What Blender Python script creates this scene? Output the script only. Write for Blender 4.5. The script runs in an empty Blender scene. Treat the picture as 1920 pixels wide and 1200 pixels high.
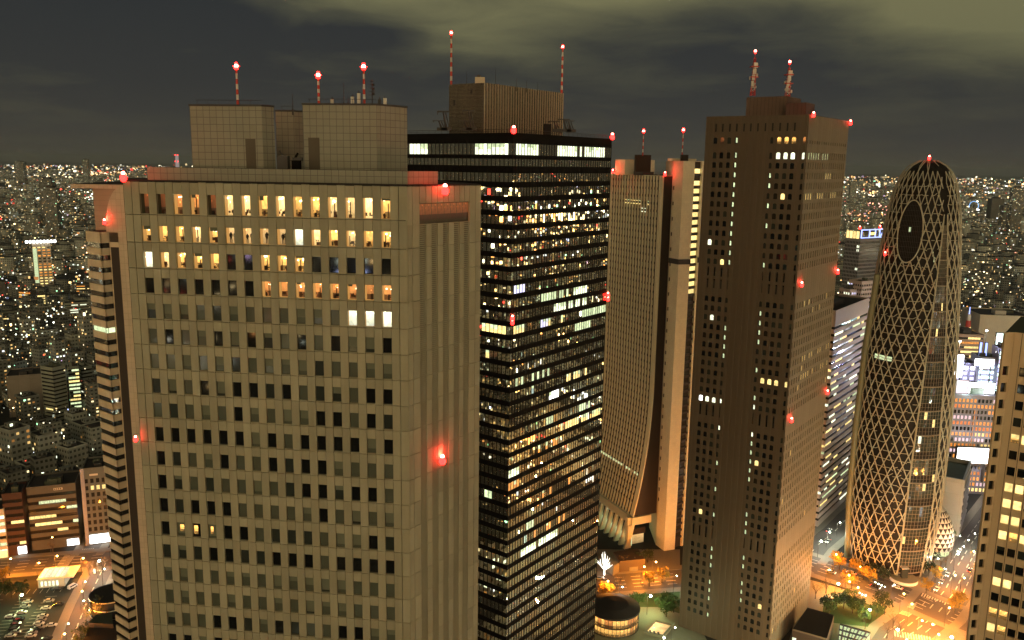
import bpy, math, random
import numpy as np
from mathutils import Vector, Matrix
random.seed(11); rng = np.random.default_rng(5)
sc = bpy.context.scene
# ------------------------------------------------------------------ camera
FPX, DROP, TILT, EYE = 1580.0, 292.0, 0.0145, 200.0
pit, rol = math.atan(DROP / FPX), math.atan(TILT)
FW = np.array([0, math.cos(pit), -math.sin(pit)]); r0 = np.array([1.0, 0, 0]); u0 = np.cross(r0, FW)
RT = r0 * math.cos(rol) + u0 * math.sin(rol); UP = -r0 * math.sin(rol) + u0 * math.cos(rol)
EYEP = np.array([0, 0, EYE]); HAZE = 4.2e-5
cd = bpy.data.cameras.new('camera'); cam = bpy.data.objects.new('camera', cd); sc.collection.objects.link(cam)
cd.sensor_width = 36; cd.lens = 36 * FPX / 1920; cd.clip_start = 1; cd.clip_end = 60000
m = Matrix.Identity(4)
for i in range(3):
    m[i][0], m[i][1], m[i][2], m[i][3] = RT[i], UP[i], -FW[i], EYEP[i]
cam.matrix_world = m; sc.camera = cam
sc.view_settings.view_transform = 'Standard'; sc.view_settings.look = 'None'; sc.view_settings.gamma = 1
sc.view_settings.exposure = 0.0
sc.cycles.max_bounces = 5; sc.cycles.diffuse_bounces = 2; sc.cycles.glossy_bounces = 3; sc.cycles.transmission_bounces = 3
sc.cycles.sample_clamp_indirect = 3.0; sc.cycles.use_light_tree = True; sc.cycles.caustics_reflective = False
sc.cycles.use_denoising = True
# ------------------------------------------------------------------ node helper
class NT:
    def __init__(s, tree): s.t = tree; s.n = tree.nodes; s.l = tree.links
    def add(s, typ, **kw):
        n = s.n.new(typ); ins = kw.pop('ins', {})
        for k, v in kw.items(): setattr(n, k, v)
        for k, v in ins.items(): s.put(n.inputs[k], v)
        return n
    def put(s, sock, v):
        if isinstance(v, bpy.types.NodeSocket): s.l.new(v, sock)
        elif isinstance(v, bpy.types.Node): s.l.new(v.outputs[0], sock)
        else: sock.default_value = v
    def math(s, op, a, b=0.0, clamp=False):
        n = s.n.new('ShaderNodeMath'); n.operation = op; n.use_clamp = clamp
        s.put(n.inputs[0], a); s.put(n.inputs[1], b); return n.outputs[0]
    def mix(s, f, a, b, typ='MIX'):
        n = s.n.new('ShaderNodeMix'); n.data_type = 'RGBA'; n.blend_type = typ
        s.put(n.inputs[0], f); s.put(n.inputs[6], a); s.put(n.inputs[7], b); return n.outputs[2]
    def ramp(s, f, stops, interp='LINEAR'):
        n = s.n.new('ShaderNodeValToRGB'); cr = n.color_ramp; cr.interpolation = interp
        while len(cr.elements) < len(stops): cr.elements.new(0.5)
        for e, (p, c) in zip(cr.elements, stops):
            e.position = p; e.color = (*c, 1) if len(c) == 3 else c
        s.put(n.inputs[0], f); return n.outputs[0]
def c4(c): return (c[0], c[1], c[2], 1)
# ------------------------------------------------------------------ world: night sky with city-lit cloud
w = bpy.data.worlds.new("World"); sc.world = w; w.use_nodes = True
W = NT(w.node_tree); W.n.clear()
tc = W.add('ShaderNodeTexCoord'); sep = W.add('ShaderNodeSeparateXYZ', ins={0: tc.outputs['Generated']})
X, Y, Z = sep.outputs[0], sep.outputs[1], sep.outputs[2]
# project the direction on a cloud deck overhead so that cloud banks stretch towards the horizon
zz = W.math('ADD', W.math('MAXIMUM', Z, 0.0), 0.10)
comb = W.add('ShaderNodeCombineXYZ', ins={0: W.math('DIVIDE', X, zz), 1: W.math('DIVIDE', Y, zz), 2: 0.0})
n1 = W.add('ShaderNodeTexNoise', ins={'Vector': comb.outputs[0], 'Scale': 0.55, 'Detail': 6.0, 'Roughness': 0.52, 'Distortion': 0.3})
n2 = W.add('ShaderNodeTexNoise', ins={'Vector': comb.outputs[0], 'Scale': 1.7, 'Detail': 8.0, 'Roughness': 0.62, 'Distortion': .6})
def bank(ax, el, wa, we, amp):      # a broad bank of cloud round one direction (azimuth, elevation in degrees)
    a = W.math('ARCTAN2', X, Y)
    da = W.math('DIVIDE', W.math('SUBTRACT', a, math.radians(ax)), math.radians(wa))
    de = W.math('DIVIDE', W.math('SUBTRACT', Z, math.sin(math.radians(el))), math.radians(we))
    r = W.math('ADD', W.math('MULTIPLY', da, da), W.math('MULTIPLY', de, de))
    return W.math('MULTIPLY', W.math('POWER', 2.718, W.math('MULTIPLY', r, -1.0)), amp)
cl = W.math('ADD', W.math('MULTIPLY', n1.outputs[0], 0.62), W.math('MULTIPLY', n2.outputs[0], 0.38))
for b_ in ((28, 9.5, 6, 2.2, .50), (21, 12.5, 6, 2.2, .42), (12, 11.5, 10, 2.0, .22), (-3, 8.0, 5, 1.5, .26), (-10, 11.0, 6, 1.5, .26), (3, 11.5, 8, 2.5, .26), (34, 7.5, 4, 1.6, .22),
           (-24, 7, 10, 6, -.22), (-6, 4.6, 12, 2.6, -.10), (16, 4.5, 10, 3.2, -.12), (-9, 8.0, 4, .7, -.16), (31, 2, 8, 3, -.14), (-13, 12, 2.5, 1.5, -.05)):
    cl = W.math('ADD', cl, bank(*b_))
mask = W.ramp(cl, [(0.38, (0, 0, 0)), (0.54, (.26, .26, .26)), (0.80, (1, 1, 1))])
skyn = W.add('ShaderNodeTexSky', sky_type='NISHITA', sun_disc=False, sun_elevation=math.radians(-6), sun_rotation=math.radians(180))
clear = W.ramp(Z, [(0.0, (.060, .054, .040)), (0.03, (.046, .044, .038)), (0.08, (.036, .037, .035)), (0.16, (.029, .032, .033)), (0.30, (.024, .028, .029)), (1, (.014, .017, .02))])
cloudc = W.ramp(Z, [(0.0, (.06, .055, .036)), (0.12, (.15, .145, .075)), (0.3, (.21, .195, .095)), (1, (.2, .19, .1))])
colr = W.mix(mask, clear, cloudc)
colr = W.mix(0.01, colr, skyn.outputs[0], 'ADD')
bg = W.add('ShaderNodeBackground', ins={'Color': colr, 'Strength': 1.0}); W.l.new(bg.outputs[0], W.add('ShaderNodeOutputWorld').inputs[0])
# the glow of the lit city behind the camera: one low, very wide, warm sun
sd = bpy.data.lights.new('sun', 'SUN'); sd.energy = 1.28; sd.angle = math.radians(50); sd.color = (1.0, 0.73, 0.38)
sun = bpy.data.objects.new('sun', sd); sc.collection.objects.link(sun)
sun.rotation_euler = Vector((0.02, 1.0, -0.14)).to_track_quat('-Z', 'Y').to_euler()
# ------------------------------------------------------------------ geometry helpers
def ray(x, y):
    v = FW * FPX + RT * (x - 960) - UP * (y - 600); return v / np.linalg.norm(v)
def G(x, y, z=0.0):
    v = ray(x, y); p = EYEP + v * ((z - EYE) / v[2]); return (float(p[0]), float(p[1]))
def at(x, y, Yd):
    v = ray(x, y); p = EYEP + v * (Yd / v[1]); return (float(p[0]), float(p[1]), float(p[2]))
def proj(p):
    q = np.array(p, float) - EYEP; z = q @ FW
    return (960 + FPX * (q @ RT) / z, 600 - FPX * (q @ UP) / z)
def zat(P, y):
    lo, hi = -50.0, 400.0
    for _ in range(50):
        mm = (lo + hi) / 2
        if proj((P[0], P[1], mm))[1] > y: lo = mm
        else: hi = mm
    return lo
def vec(az): a = math.radians(az); return (math.sin(a), math.cos(a))
def step(P, az, L): v = vec(az); return (P[0] + v[0] * L, P[1] + v[1] * L)
def walk(P, az, xt, z, hi=200.0):
    lo = 0.0; f0 = proj((P[0], P[1], z))[0] - xt
    for _ in range(50):
        mm = (lo + hi) / 2; q = step(P, az, mm)
        if (proj((q[0], q[1], z))[0] - xt) * f0 > 0: lo = mm
        else: hi = mm
    return lo
MATS = {}
def base_mat(name):
    mt = bpy.data.materials.new(name); mt.use_nodes = True; n = NT(mt.node_tree)
    b = n.n['Principled BSDF']; MATS[name] = mt; return mt, n, b
def pmat(name, col, rough=.75, metal=0.0, var=.18, scale=.25, bump=0.0, tone=False, spec=.3):
    mt, n, b = base_mat(name)
    tcn = n.add('ShaderNodeTexCoord')
    nz = n.add('ShaderNodeTexNoise', ins={'Vector': tcn.outputs['Object'], 'Scale': scale, 'Detail': 6.0, 'Roughness': .65})
    st = n.add('ShaderNodeMapping', ins={'Vector': tcn.outputs['Object'], 'Scale': (1.2, 1.2, .06)})
    nz2 = n.add('ShaderNodeTexNoise', ins={'Vector': st.outputs[0], 'Scale': 1.0, 'Detail': 3.0})
    f = n.math('ADD', n.math('MULTIPLY', nz.outputs[0], .6), n.math('MULTIPLY', nz2.outputs[0], .4))
    f = n.math('ADD', n.math('MULTIPLY', n.math('SUBTRACT', f, .5), var * 2.2), 1.0)
    if tone:
        at_ = n.add('ShaderNodeAttribute', attribute_name='tone'); f = n.math('MULTIPLY', f, at_.outputs['Fac'])
    vm = n.add('ShaderNodeVectorMath', operation='SCALE', ins={0: (col[0], col[1], col[2]), 'Scale': f})
    n.put(b.inputs['Base Color'], vm.outputs[0]); b.inputs['Roughness'].default_value = rough
    b.inputs['Metallic'].default_value = metal; b.inputs['Specular IOR Level'].default_value = spec
    if bump:
        bp = n.add('ShaderNodeBump', ins={'Height': nz.outputs[0], 'Strength': bump}); n.put(b.inputs['Normal'], bp.outputs[0])
    return mt
def emat(name, col, s, var=0.0):
    mt, n, b = base_mat(name); b.inputs['Base Color'].default_value = (.02, .02, .02, 1)
    b.inputs['Emission Color'].default_value = c4(col); b.inputs['Emission Strength'].default_value = s
    if var:
        oi = n.add('ShaderNodeObjectInfo'); tcn = n.add('ShaderNodeTexCoord')
        nz = n.add('ShaderNodeTexNoise', ins={'Vector': tcn.outputs['Object'], 'Scale': 1.3, 'Detail': 3.0})
        k = n.math('MULTIPLY', n.math('ADD', n.math('MULTIPLY', n.math('SUBTRACT', nz.outputs[0], .5), var * 3), 1.0), s)
        k = n.math('MULTIPLY', k, n.math('ADD', n.math('MULTIPLY', oi.outputs['Random'], var), 1 - var / 2))
        n.put(b.inputs['Emission Strength'], n.math('MAXIMUM', k, s * .08))
    return mt
def gridmat(name, col, cu, cv, jw=.06, jd=.35, rough=.6, var=.16, ou=0.0):
    """panels with dark joints, laid out in metres through the UV map"""
    mt, n, b = base_mat(name)
    uv = n.add('ShaderNodeUVMap'); s = n.add('ShaderNodeSeparateXYZ', ins={0: uv.outputs[0]})
    fu = n.math('FRACT', n.math('DIVIDE', n.math('ADD', s.outputs[0], ou), cu)); fv = n.math('FRACT', n.math('DIVIDE', s.outputs[1], cv))
    ju = n.math('LESS_THAN', fu, jw / cu); jv = n.math('LESS_THAN', fv, jw / cv); j = n.math('MAXIMUM', ju, jv)
    cell = n.add('ShaderNodeCombineXYZ', ins={0: n.math('FLOOR', n.math('DIVIDE', n.math('ADD', s.outputs[0], ou), cu)), 1: n.math('FLOOR', n.math('DIVIDE', s.outputs[1], cv))})
    wn = n.add('ShaderNodeTexWhiteNoise', noise_dimensions='2D', ins={'Vector': cell.outputs[0]})
    tcn = n.add('ShaderNodeTexCoord')
    nz = n.add('ShaderNodeTexNoise', ins={'Vector': tcn.outputs['Object'], 'Scale': .3, 'Detail': 6.0})
    f = n.math('ADD', n.math('MULTIPLY', n.math('SUBTRACT', wn.outputs[0], .5), var * .6), n.math('ADD', n.math('MULTIPLY', n.math('SUBTRACT', nz.outputs[0], .5), var * 1.6), 1.0))
    f = n.math('MULTIPLY', f, n.math('SUBTRACT', 1.0, n.math('MULTIPLY', j, 1 - jd)))
    vm = n.add('ShaderNodeVectorMath', operation='SCALE', ins={0: col, 'Scale': f})
    n.put(b.inputs['Base Color'], vm.outputs[0]); b.inputs['Roughness'].default_value = rough
    b.inputs['Specular IOR Level'].default_value = .3
    return mt
def glassmat(name, col, metal=.0, rough=.03, ior=1.6, wav=.0, scale=.5):
    mt, n, b = base_mat(name); b.inputs['Base Color'].default_value = c4(col)
    b.inputs['Metallic'].default_value = metal; b.inputs['Roughness'].default_value = rough; b.inputs['IOR'].default_value = ior
    b.inputs['Specular IOR Level'].default_value = .5
    if wav:
        tcn = n.add('ShaderNodeTexCoord'); nz = n.add('ShaderNodeTexNoise', ins={'Vector': tcn.outputs['Object'], 'Scale': scale, 'Detail': 2.0})
        n.put(b.inputs['Normal'], n.add('ShaderNodeBump', ins={'Height': nz.outputs[0], 'Strength': wav, 'Distance': .2}).outputs[0])
    return mt
def citymat(name, lit=.06, strength=3.0, cu=3.0, cv=3.3, cool=.35):
    """plaster and concrete walls with a window in each 3 m bay, a few of them lit"""
    mt, n, b = base_mat(name)
    uv = n.add('ShaderNodeUVMap'); s = n.add('ShaderNodeSeparateXYZ', ins={0: uv.outputs[0]}); oi = n.add('ShaderNodeObjectInfo')
    uu = n.math('DIVIDE', s.outputs[0], cu); vv = n.math('DIVIDE', s.outputs[1], cv)
    fu = n.math('FRACT', uu); fv = n.math('FRACT', vv)
    cell = n.add('ShaderNodeCombineXYZ', ins={0: n.math('FLOOR', uu), 1: n.math('FLOOR', vv), 2: n.math('MULTIPLY', oi.outputs['Random'], 97.0)})
    wn = n.add('ShaderNodeTexWhiteNoise', noise_dimensions='3D', ins={'Vector': cell.outputs[0]})
    wn2 = n.add('ShaderNodeTexWhiteNoise', noise_dimensions='4D', ins={'Vector': cell.outputs[0], 'W': 7.3})
    def band(f, a, c): return n.math('MULTIPLY', n.math('GREATER_THAN', f, a), n.math('LESS_THAN', f, c))
    win = n.math('MULTIPLY', n.math('MULTIPLY', band(fu, .22, .78), band(fv, .32, .75)), n.math('GREATER_THAN', s.outputs[1], 0.3))
    litm = n.math('MULTIPLY', win, n.math('LESS_THAN', wn.outputs[0], lit))
    at_ = n.add('ShaderNodeAttribute', attribute_name='tone')
    tcn = n.add('ShaderNodeTexCoord'); nz = n.add('ShaderNodeTexNoise', ins={'Vector': tcn.outputs['Object'], 'Scale': .12, 'Detail': 5.0})
    tone = n.math('MULTIPLY', at_.outputs['Fac'], n.math('ADD', nz.outputs[0], .5))
    tone = n.math('MULTIPLY', tone, n.math('ADD', n.math('MULTIPLY', oi.outputs['Random'], 2.0), 1.6))
    wc = n.add('ShaderNodeVectorMath', operation='SCALE', ins={0: (.95, 1.0, .85), 'Scale': tone})
    n.put(b.inputs['Base Color'], n.mix(n.math('MULTIPLY', win, .8), wc.outputs[0], (.012, .014, .014, 1)))
    n.put(b.inputs['Roughness'], n.math('SUBTRACT', .8, n.math('MULTIPLY', win, .6)))
    ec = n.ramp(wn2.outputs[0], [(0, (1, .42, .09)), (.35, (1, .62, .2)), (.62, (1, .82, .42)), (.8, (.9, 1, .7)), (.93, (.9, .95, 1)), (.96, (.4, 1, .5)), (.985, (1, .12, .06))], 'CONSTANT')
    n.put(b.inputs['Emission Color'], ec)
    n.put(b.inputs['Emission Strength'], n.math('MULTIPLY', litm, n.math('MULTIPLY', n.math('POWER', wn2.outputs[0], 1.5), strength)))
    return mt
class MB:
    def __init__(s): s.v = []; s.f = []; s.mi = []; s.uv = []; s.tone = []; s.mats = []
    def m(s, mt):
        if mt not in s.mats: s.mats.append(mt)
        return s.mats.index(mt)
    def face(s, pts, mt, uv=None, tone=1.0):
        i = len(s.v); s.v += [tuple(p) for p in pts]; s.f.append(tuple(range(i, i + len(pts)))); s.mi.append(s.m(mt))
        s.uv.append(uv or [(-1.0, -1.0)] * len(pts)); s.tone.append(tone)
    def prism(s, poly, z0, z1, mt, top=None, tone=1.0, bottom=False, uoff=0.0, voff=None):
        """poly: CCW seen from above, closed walls with metric UVs"""
        n = len(poly); u = uoff; vo = z0 if voff is None else voff
        for i in range(n):
            a, b = poly[i], poly[(i + 1) % n]; L = math.hypot(b[0] - a[0], b[1] - a[1])
            s.face([(a[0], a[1], z0), (b[0], b[1], z0), (b[0], b[1], z1), (a[0], a[1], z1)], mt, [(u, z0 - vo), (u + L, z0 - vo), (u + L, z1 - vo), (u, z1 - vo)], tone)
            u += math.ceil(L / 3) * 3 + 3
        s.face([(p[0], p[1], z1) for p in poly], top or mt, None, tone)
        if bottom: s.face([(p[0], p[1], z0) for p in reversed(poly)], top or mt, None, tone)
    def box(s, x0, x1, y0, y1, z0, z1, mt, **k): s.prism([(x0, y0), (x1, y0), (x1, y1), (x0, y1)], z0, z1, mt, bottom=True, **k)
    def tube(s, a, b, ra, rb, mt, n=6, caps=True):
        a, b = Vector(a), Vector(b); d = (b - a).normalized(); t = Vector((0, 0, 1)) if abs(d.z) < .9 else Vector((1, 0, 0))
        p = d.cross(t).normalized(); q = d.cross(p)
        ring = lambda c, r: [c + (p * math.cos(2 * math.pi * k / n) + q * math.sin(2 * math.pi * k / n)) * r for k in range(n)]
        A, B = ring(a, ra), ring(b, rb)
        for k in range(n): s.face([A[(k + 1) % n], A[k], B[k], B[(k + 1) % n]], mt)
        if caps: s.face(A, mt); s.face(B[::-1], mt)
    def ball(s, c, r, mt, n=8, m_=5, sz=1.0):
        P = lambda i, j: (c[0] + r * math.sin(math.pi * i / m_) * math.cos(2 * math.pi * j / n), c[1] + r * math.sin(math.pi * i / m_) * math.sin(2 * math.pi * j / n), c[2] + r * sz * math.cos(math.pi * i / m_))
        for i in range(m_):
            for j in range(n):
                q = [P(i, j), P(i + 1, j), P(i + 1, j + 1), P(i, j + 1)]
                if i == 0: q = q[:3]
                elif i == m_ - 1: q = [q[0], q[1], q[3]]
                s.face(q, mt)
    def build(s, name, parent=None, smooth=False, loc=None, **tags):
        me = bpy.data.meshes.new(name); me.from_pydata(s.v, [], s.f)
        for mt in s.mats: me.materials.append(mt)
        me.polygons.foreach_set('material_index', s.mi)
        uvl = me.uv_layers.new(name='UVMap'); uvl.data.foreach_set('uv', [c for f in s.uv for p in f for c in p])
        ta = me.attributes.new('tone', 'FLOAT', 'FACE'); ta.data.foreach_set('value', s.tone)
        if smooth: me.polygons.foreach_set('use_smooth', [True] * len(me.polygons))
        me.update(); o = bpy.data.objects.new(name, me); sc.collection.objects.link(o)
        if loc: o.location = loc
        if parent: o.parent = parent
        return tag(o, **tags)
def tag(o, label=None, cat=None, group=None, kind=None):
    if label: o['label'] = label
    if cat: o['category'] = cat
    if group: o['group'] = group
    if kind: o['kind'] = kind
    return o
def empty(name, loc=(0, 0, 0), rz=0.0, **tags):
    o = bpy.data.objects.new(name, None); sc.collection.objects.link(o); o.empty_display_size = 1
    o.location = loc; o.rotation_euler = (0, 0, rz); return tag(o, **tags)
def copytree(o, parent=None):
    c = o.copy(); sc.collection.objects.link(c)
    if parent: c.parent = parent
    for ch in list(o.children): copytree(ch, c)
    return c
def plight(loc, energy, col, r=.3, parent=None, name='lamp_light'):
    d = bpy.data.lights.new(name, 'POINT'); d.energy = energy; d.color = col; d.shadow_soft_size = r
    o = bpy.data.objects.new(name, d); sc.collection.objects.link(o); o.location = loc
    if parent: o.parent = parent
    return o
class Face:
    """a vertical facade: origin, direction az (degrees), outward normal n; u along, z up, d out"""
    def __init__(s, P, az, L, side=1):
        s.P = P; s.az = az; s.L = L; s.u = vec(az); s.side = side
        s.n = (s.u[1] * side, -s.u[0] * side)      # side=+1: normal to the right of the walking direction
    def pt(s, u, z, d=0.0): return (s.P[0] + s.u[0] * u + s.n[0] * d, s.P[1] + s.u[1] * u + s.n[1] * d, z)
    def quad(s, mb, u0, u1, z0, z1, d, mt, tone=1.0, tilt=(0, 0), uvn=False):
        a, b_ = tilt; q = [s.pt(u0, z0, d), s.pt(u1, z0, d + a), s.pt(u1, z1, d + a + b_), s.pt(u0, z1, d + b_)]
        uv = [(0, 0), (1, 0), (1, 1), (0, 1)] if uvn else [(u0, z0), (u1, z0), (u1, z1), (u0, z1)]
        if s.side < 0: q = q[::-1]; uv = uv[::-1]
        mb.face(q, mt, uv, tone)
    def box(s, mb, u0, u1, z0, z1, d0, d1, mt, tone=1.0, ends=True):
        s.quad(mb, u0, u1, z0, z1, d1, mt, tone)
        if ends:
            p = s.pt
            for q in ([p(u0, z0, d0), p(u0, z0, d1), p(u0, z1, d1), p(u0, z1, d0)], [p(u1, z0, d1), p(u1, z0, d0), p(u1, z1, d0), p(u1, z1, d1)],
                      [p(u0, z1, d1), p(u1, z1, d1), p(u1, z1, d0), p(u0, z1, d0)], [p(u0, z0, d0), p(u1, z0, d0), p(u1, z0, d1), p(u0, z0, d1)]):
                mb.face(q if s.side > 0 else q[::-1], mt, None, tone)
    def hit(s, x, y):
        v = ray(x, y); n = np.array([s.n[0], s.n[1], 0]); t = ((np.array([s.P[0], s.P[1], 0]) - EYEP) @ n) / (v @ n)
        p = EYEP + v * t; return ((p[0] - s.P[0]) * s.u[0] + (p[1] - s.P[1]) * s.u[1], float(p[2]))
# ------------------------------------------------------------------ materials
BEIGE = pmat('beige_panel', (.325, .30, .20), .7, var=.34, scale=.12, tone=True)
TILEB = gridmat('beige_tile_box', (.25, .245, .185), .98, .98, .07, .45)
TILEW = gridmat('wing_tile', (.50, .42, .29), 1.9, 1.9, .12, .6)
TILED = gridmat('tower_concrete', (.30, .22, .15), 3.2, 9.0, .16, .7)
JOINT = pmat('joint_black', (.02, .018, .015), .9)
ROOFD = pmat('roof_dark', (.035, .03, .028), .9, scale=.5)
ROOFG = pmat('roof_green_grey', (.075, .085, .055), .9, scale=.3)
BLACKF = pmat('black_metal', (.006, .005, .004), .85, spec=.04)
STEEL = pmat('dark_steel', (.05, .045, .04), .6)
WHITEP = pmat('white_paint', (.62, .58, .5), .5)
REDP = pmat('red_paint', (.5, .05, .03), .5)
BROWN = pmat('brown_panel', (.098, .074, .046), .6, var=.12, scale=.3, tone=True)
BROWN_LIT = pmat('brown_side_panel', (.135, .112, .070), .6, var=.16, scale=.3, tone=True)  # the brown panel again, with the light on this side put into its colour
CREAM = pmat('cream_rib', (.78, .71, .49), .6, var=.12, scale=.2)
CREAMT = gridmat('cream_core_tile', (.78, .70, .48), .9, 1.2, .05, .85, var=.12)
RIBWIN = pmat('rib_window', (.035, .025, .015), .25)
DBROWN = pmat('dark_brown_wall', (.04, .026, .016), .6)
GDARK = glassmat('glass_dark', (.008, .009, .009), 0, .04, 1.55)
GTINT = glassmat('glass_blind', (.085, .095, .068), 0, .08, 1.5)
GTINT2 = glassmat('glass_dim', (.03, .036, .03), 0, .06, 1.5)
GMIR = glassmat('curtain_glass', (.46, .44, .35), .86, .012, 2.2)
GBROWN = glassmat('glass_brown', (.02, .017, .014), 0, .08, 1.5)
EWHITE = emat('lit_white', (.95, 1, .72), 1.6, .5); EWARM = emat('lit_warm', (1, .74, .26), 1.5, .5)
EGREEN = emat('lit_green_white', (.84, 1, .55), 1.0, .6); EORANGE = emat('lit_orange', (1, .36, .06), 1.2, .6)
EBRIGHT = emat('sign_white', (1, 1, .97), 5.0); EBLUE = emat('sign_blue', (.35, .45, 1), 2.2)
ELAV = emat('sign_lavender', (.75, .72, 1), 1.5, .3); EORANGE2 = emat('lit_deep_orange', (1, .25, .03), 1.0, .7); ECYAN = emat('sign_cyan', (.7, 1, .95), 3.0)
EPINK = emat('sign_pink', (1, .72, .8), 1.0, .3)
ERED = emat('beacon_red_glass', (1, .012, .01), 14.0); EREDC = emat('beacon_core', (1, .10, .07), 60.0)
ELAMPO = emat('sodium_head', (1, .62, .22), 28.0); ELAMPW = emat('mercury_head', (.86, 1, .72), 30.0)
CARW = pmat('car_paint_white', (.6, .6, .58), .3, spec=.6); CARK = pmat('car_paint_black', (.02, .02, .022), .25, spec=.6)
CARS = pmat('car_paint_silver', (.35, .35, .34), .3, metal=.4); TYRE = pmat('tyre', (.02, .02, .02), .9)
EHEAD = emat('car_headlight', (1, .92, .75), 7); ETAIL = emat('car_taillight', (1, .03, .02), 5)
ASPH = pmat('asphalt', (.10, .09, .078), .85, var=.2, scale=.15); PAINT = pmat('road_paint', (.55, .52, .42), .7)
PAVE = pmat('pavement_stone', (.2, .18, .14), .85, scale=.4); PLAZA = pmat('plaza_stone', (.2, .19, .13), .85, scale=.2)
GRASSM = pmat('lawn_green', (.045, .075, .02), .95, scale=.8, var=.4); GROUNDM = pmat('city_ground', (.022, .023, .02), .95, scale=.03, var=.5)
BARK = pmat('bark', (.06, .045, .03), .9)
CITY = citymat('city_wall', .07, 3.2); CITYB = citymat('city_wall_busy', .22, 2.6, cool=.5); CITYF = citymat('city_wall_far', .13, 3.0); CITYX = citymat('city_wall_shops', .5, 5.0, 4, 3.6, cool=.5)
TILEWARM = citymat('hotel_wall', .2, 1.3, 2.6, 3.0)
def roommat(name, hi, lo, s, dark=.45):
    """the inside of a lit room: bright ceiling lamps above, furniture shapes below"""
    mt, n, b = base_mat(name); uv = n.add('ShaderNodeUVMap'); sp = n.add('ShaderNodeSeparateXYZ', ins={0: uv.outputs[0]}); oi = n.add('ShaderNodeObjectInfo')
    off = n.add('ShaderNodeCombineXYZ', ins={0: n.math('MULTIPLY', oi.outputs['Random'], 51.0), 1: 0.0})
    v = n.add('ShaderNodeVectorMath', operation='ADD', ins={0: uv.outputs[0], 1: off.outputs[0]})
    nz = n.add('ShaderNodeTexNoise', ins={'Vector': v.outputs[0], 'Scale': 2.6, 'Detail': 4.0, 'Roughness': .6})
    vo = n.add('ShaderNodeTexVoronoi', ins={'Vector': v.outputs[0], 'Scale': 3.4})
    low = n.math('LESS_THAN', sp.outputs[1], .34); obj = n.math('MULTIPLY', low, n.math('GREATER_THAN', nz.outputs[0], dark))
    lamp = n.math('MULTIPLY', n.math('LESS_THAN', vo.outputs['Distance'], .2), n.math('GREATER_THAN', sp.outputs[1], .55))
    colr = n.mix(nz.outputs[0], c4(lo), c4(hi)); n.put(b.inputs['Emission Color'], colr); b.inputs['Base Color'].default_value = (.05, .03, .02, 1)
    k = n.math('ADD', n.math('MULTIPLY', nz.outputs[0], s * .9), n.math('MULTIPLY', sp.outputs[1], s * .6))
    k = n.math('ADD', k, n.math('MULTIPLY', lamp, s * 2.2)); k = n.math('MULTIPLY', k, n.math('SUBTRACT', 1.0, n.math('MULTIPLY', obj, .82)))
    k = n.math('MULTIPLY', k, n.math('ADD', n.math('MULTIPLY', oi.outputs['Random'], .7), .6))
    n.put(b.inputs['Emission Strength'], k); return mt
ROOMA = roommat('room_amber', (1, .70, .20), (1, .34, .04), 1.9); ROOMR = roommat('room_red', (1, .5, .13), (.9, .18, .03), 1.1, .4)
ROOMD = roommat('room_dusk', (.8, .22, .05), (.12, .03, .015), .45, .3); ROOMW = roommat('room_white', (1, 1, .75), (.95, 1, .7), 1.9, .7)
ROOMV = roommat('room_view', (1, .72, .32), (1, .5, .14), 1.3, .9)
# ------------------------------------------------------------------ small shared things
def beacon(loc, label, r=.28, energy=250, group='red aviation warning lights'):
    mb = MB(); k = r / .28
    mb.tube((0, 0, -.5 * k), (0, 0, -.25 * k), .16 * k, .2 * k, STEEL)
    r *= 1.45; o = mb.build('warning_light', loc=loc, label=label, cat='warning light', group=group)
    g = MB(); g.ball((0, 0, 0), r, ERED, sz=1.25); g.ball((0, 0, 0), r * .62, EREDC) ; g.build('glass', o)
    # the globe is open above so that its lamp shows; its light falls on what is near
    c = MB(); c.ball((0, 0, r * 1.3), r * .55, EREDC); c.build('bulb', o)
    if energy: plight((0, 0, r * 2.2), energy * 2.2, (1, .03, .02), .3, o, 'beacon_light')
    return o
def mast(base, h, label, r=.22, bands=7, lamp=.5, energy=300, rail=True):
    mb = MB()
    for k in range(bands): mb.tube((0, 0, h * k / bands), (0, 0, h * (k + 1) / bands), r * (1 - .3 * k / bands), r * (1 - .3 * (k + 1) / bands), REDP if k % 2 == 0 else WHITEP, 8)
    o = mb.build('lightning_mast', loc=base, label=label, cat='mast', group='red and white rooftop masts')
    c = MB(); c.ball((0, 0, h + lamp * .9), lamp * .9, EREDC); c.build('lamp', o)
    d = MB(); d.ball((0, 0, h + lamp * .05), lamp * 1.0, ERED, sz=.7); d.ball((0, 0, h + lamp * 2.0), lamp * .75, ERED, sz=.7)
    if rail: d.box(-lamp * 1.5, lamp * 1.5, -.08, .08, h + lamp * .75, h + lamp * .95, ERED)
    d.build('lamp_halo', o)  # the lamp's red halo, put in as glowing shapes round the bulb
    if energy: plight((0, 0, h + lamp * 2.4), energy, (1, .03, .02), .3, o, 'mast_light')
    return o
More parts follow.
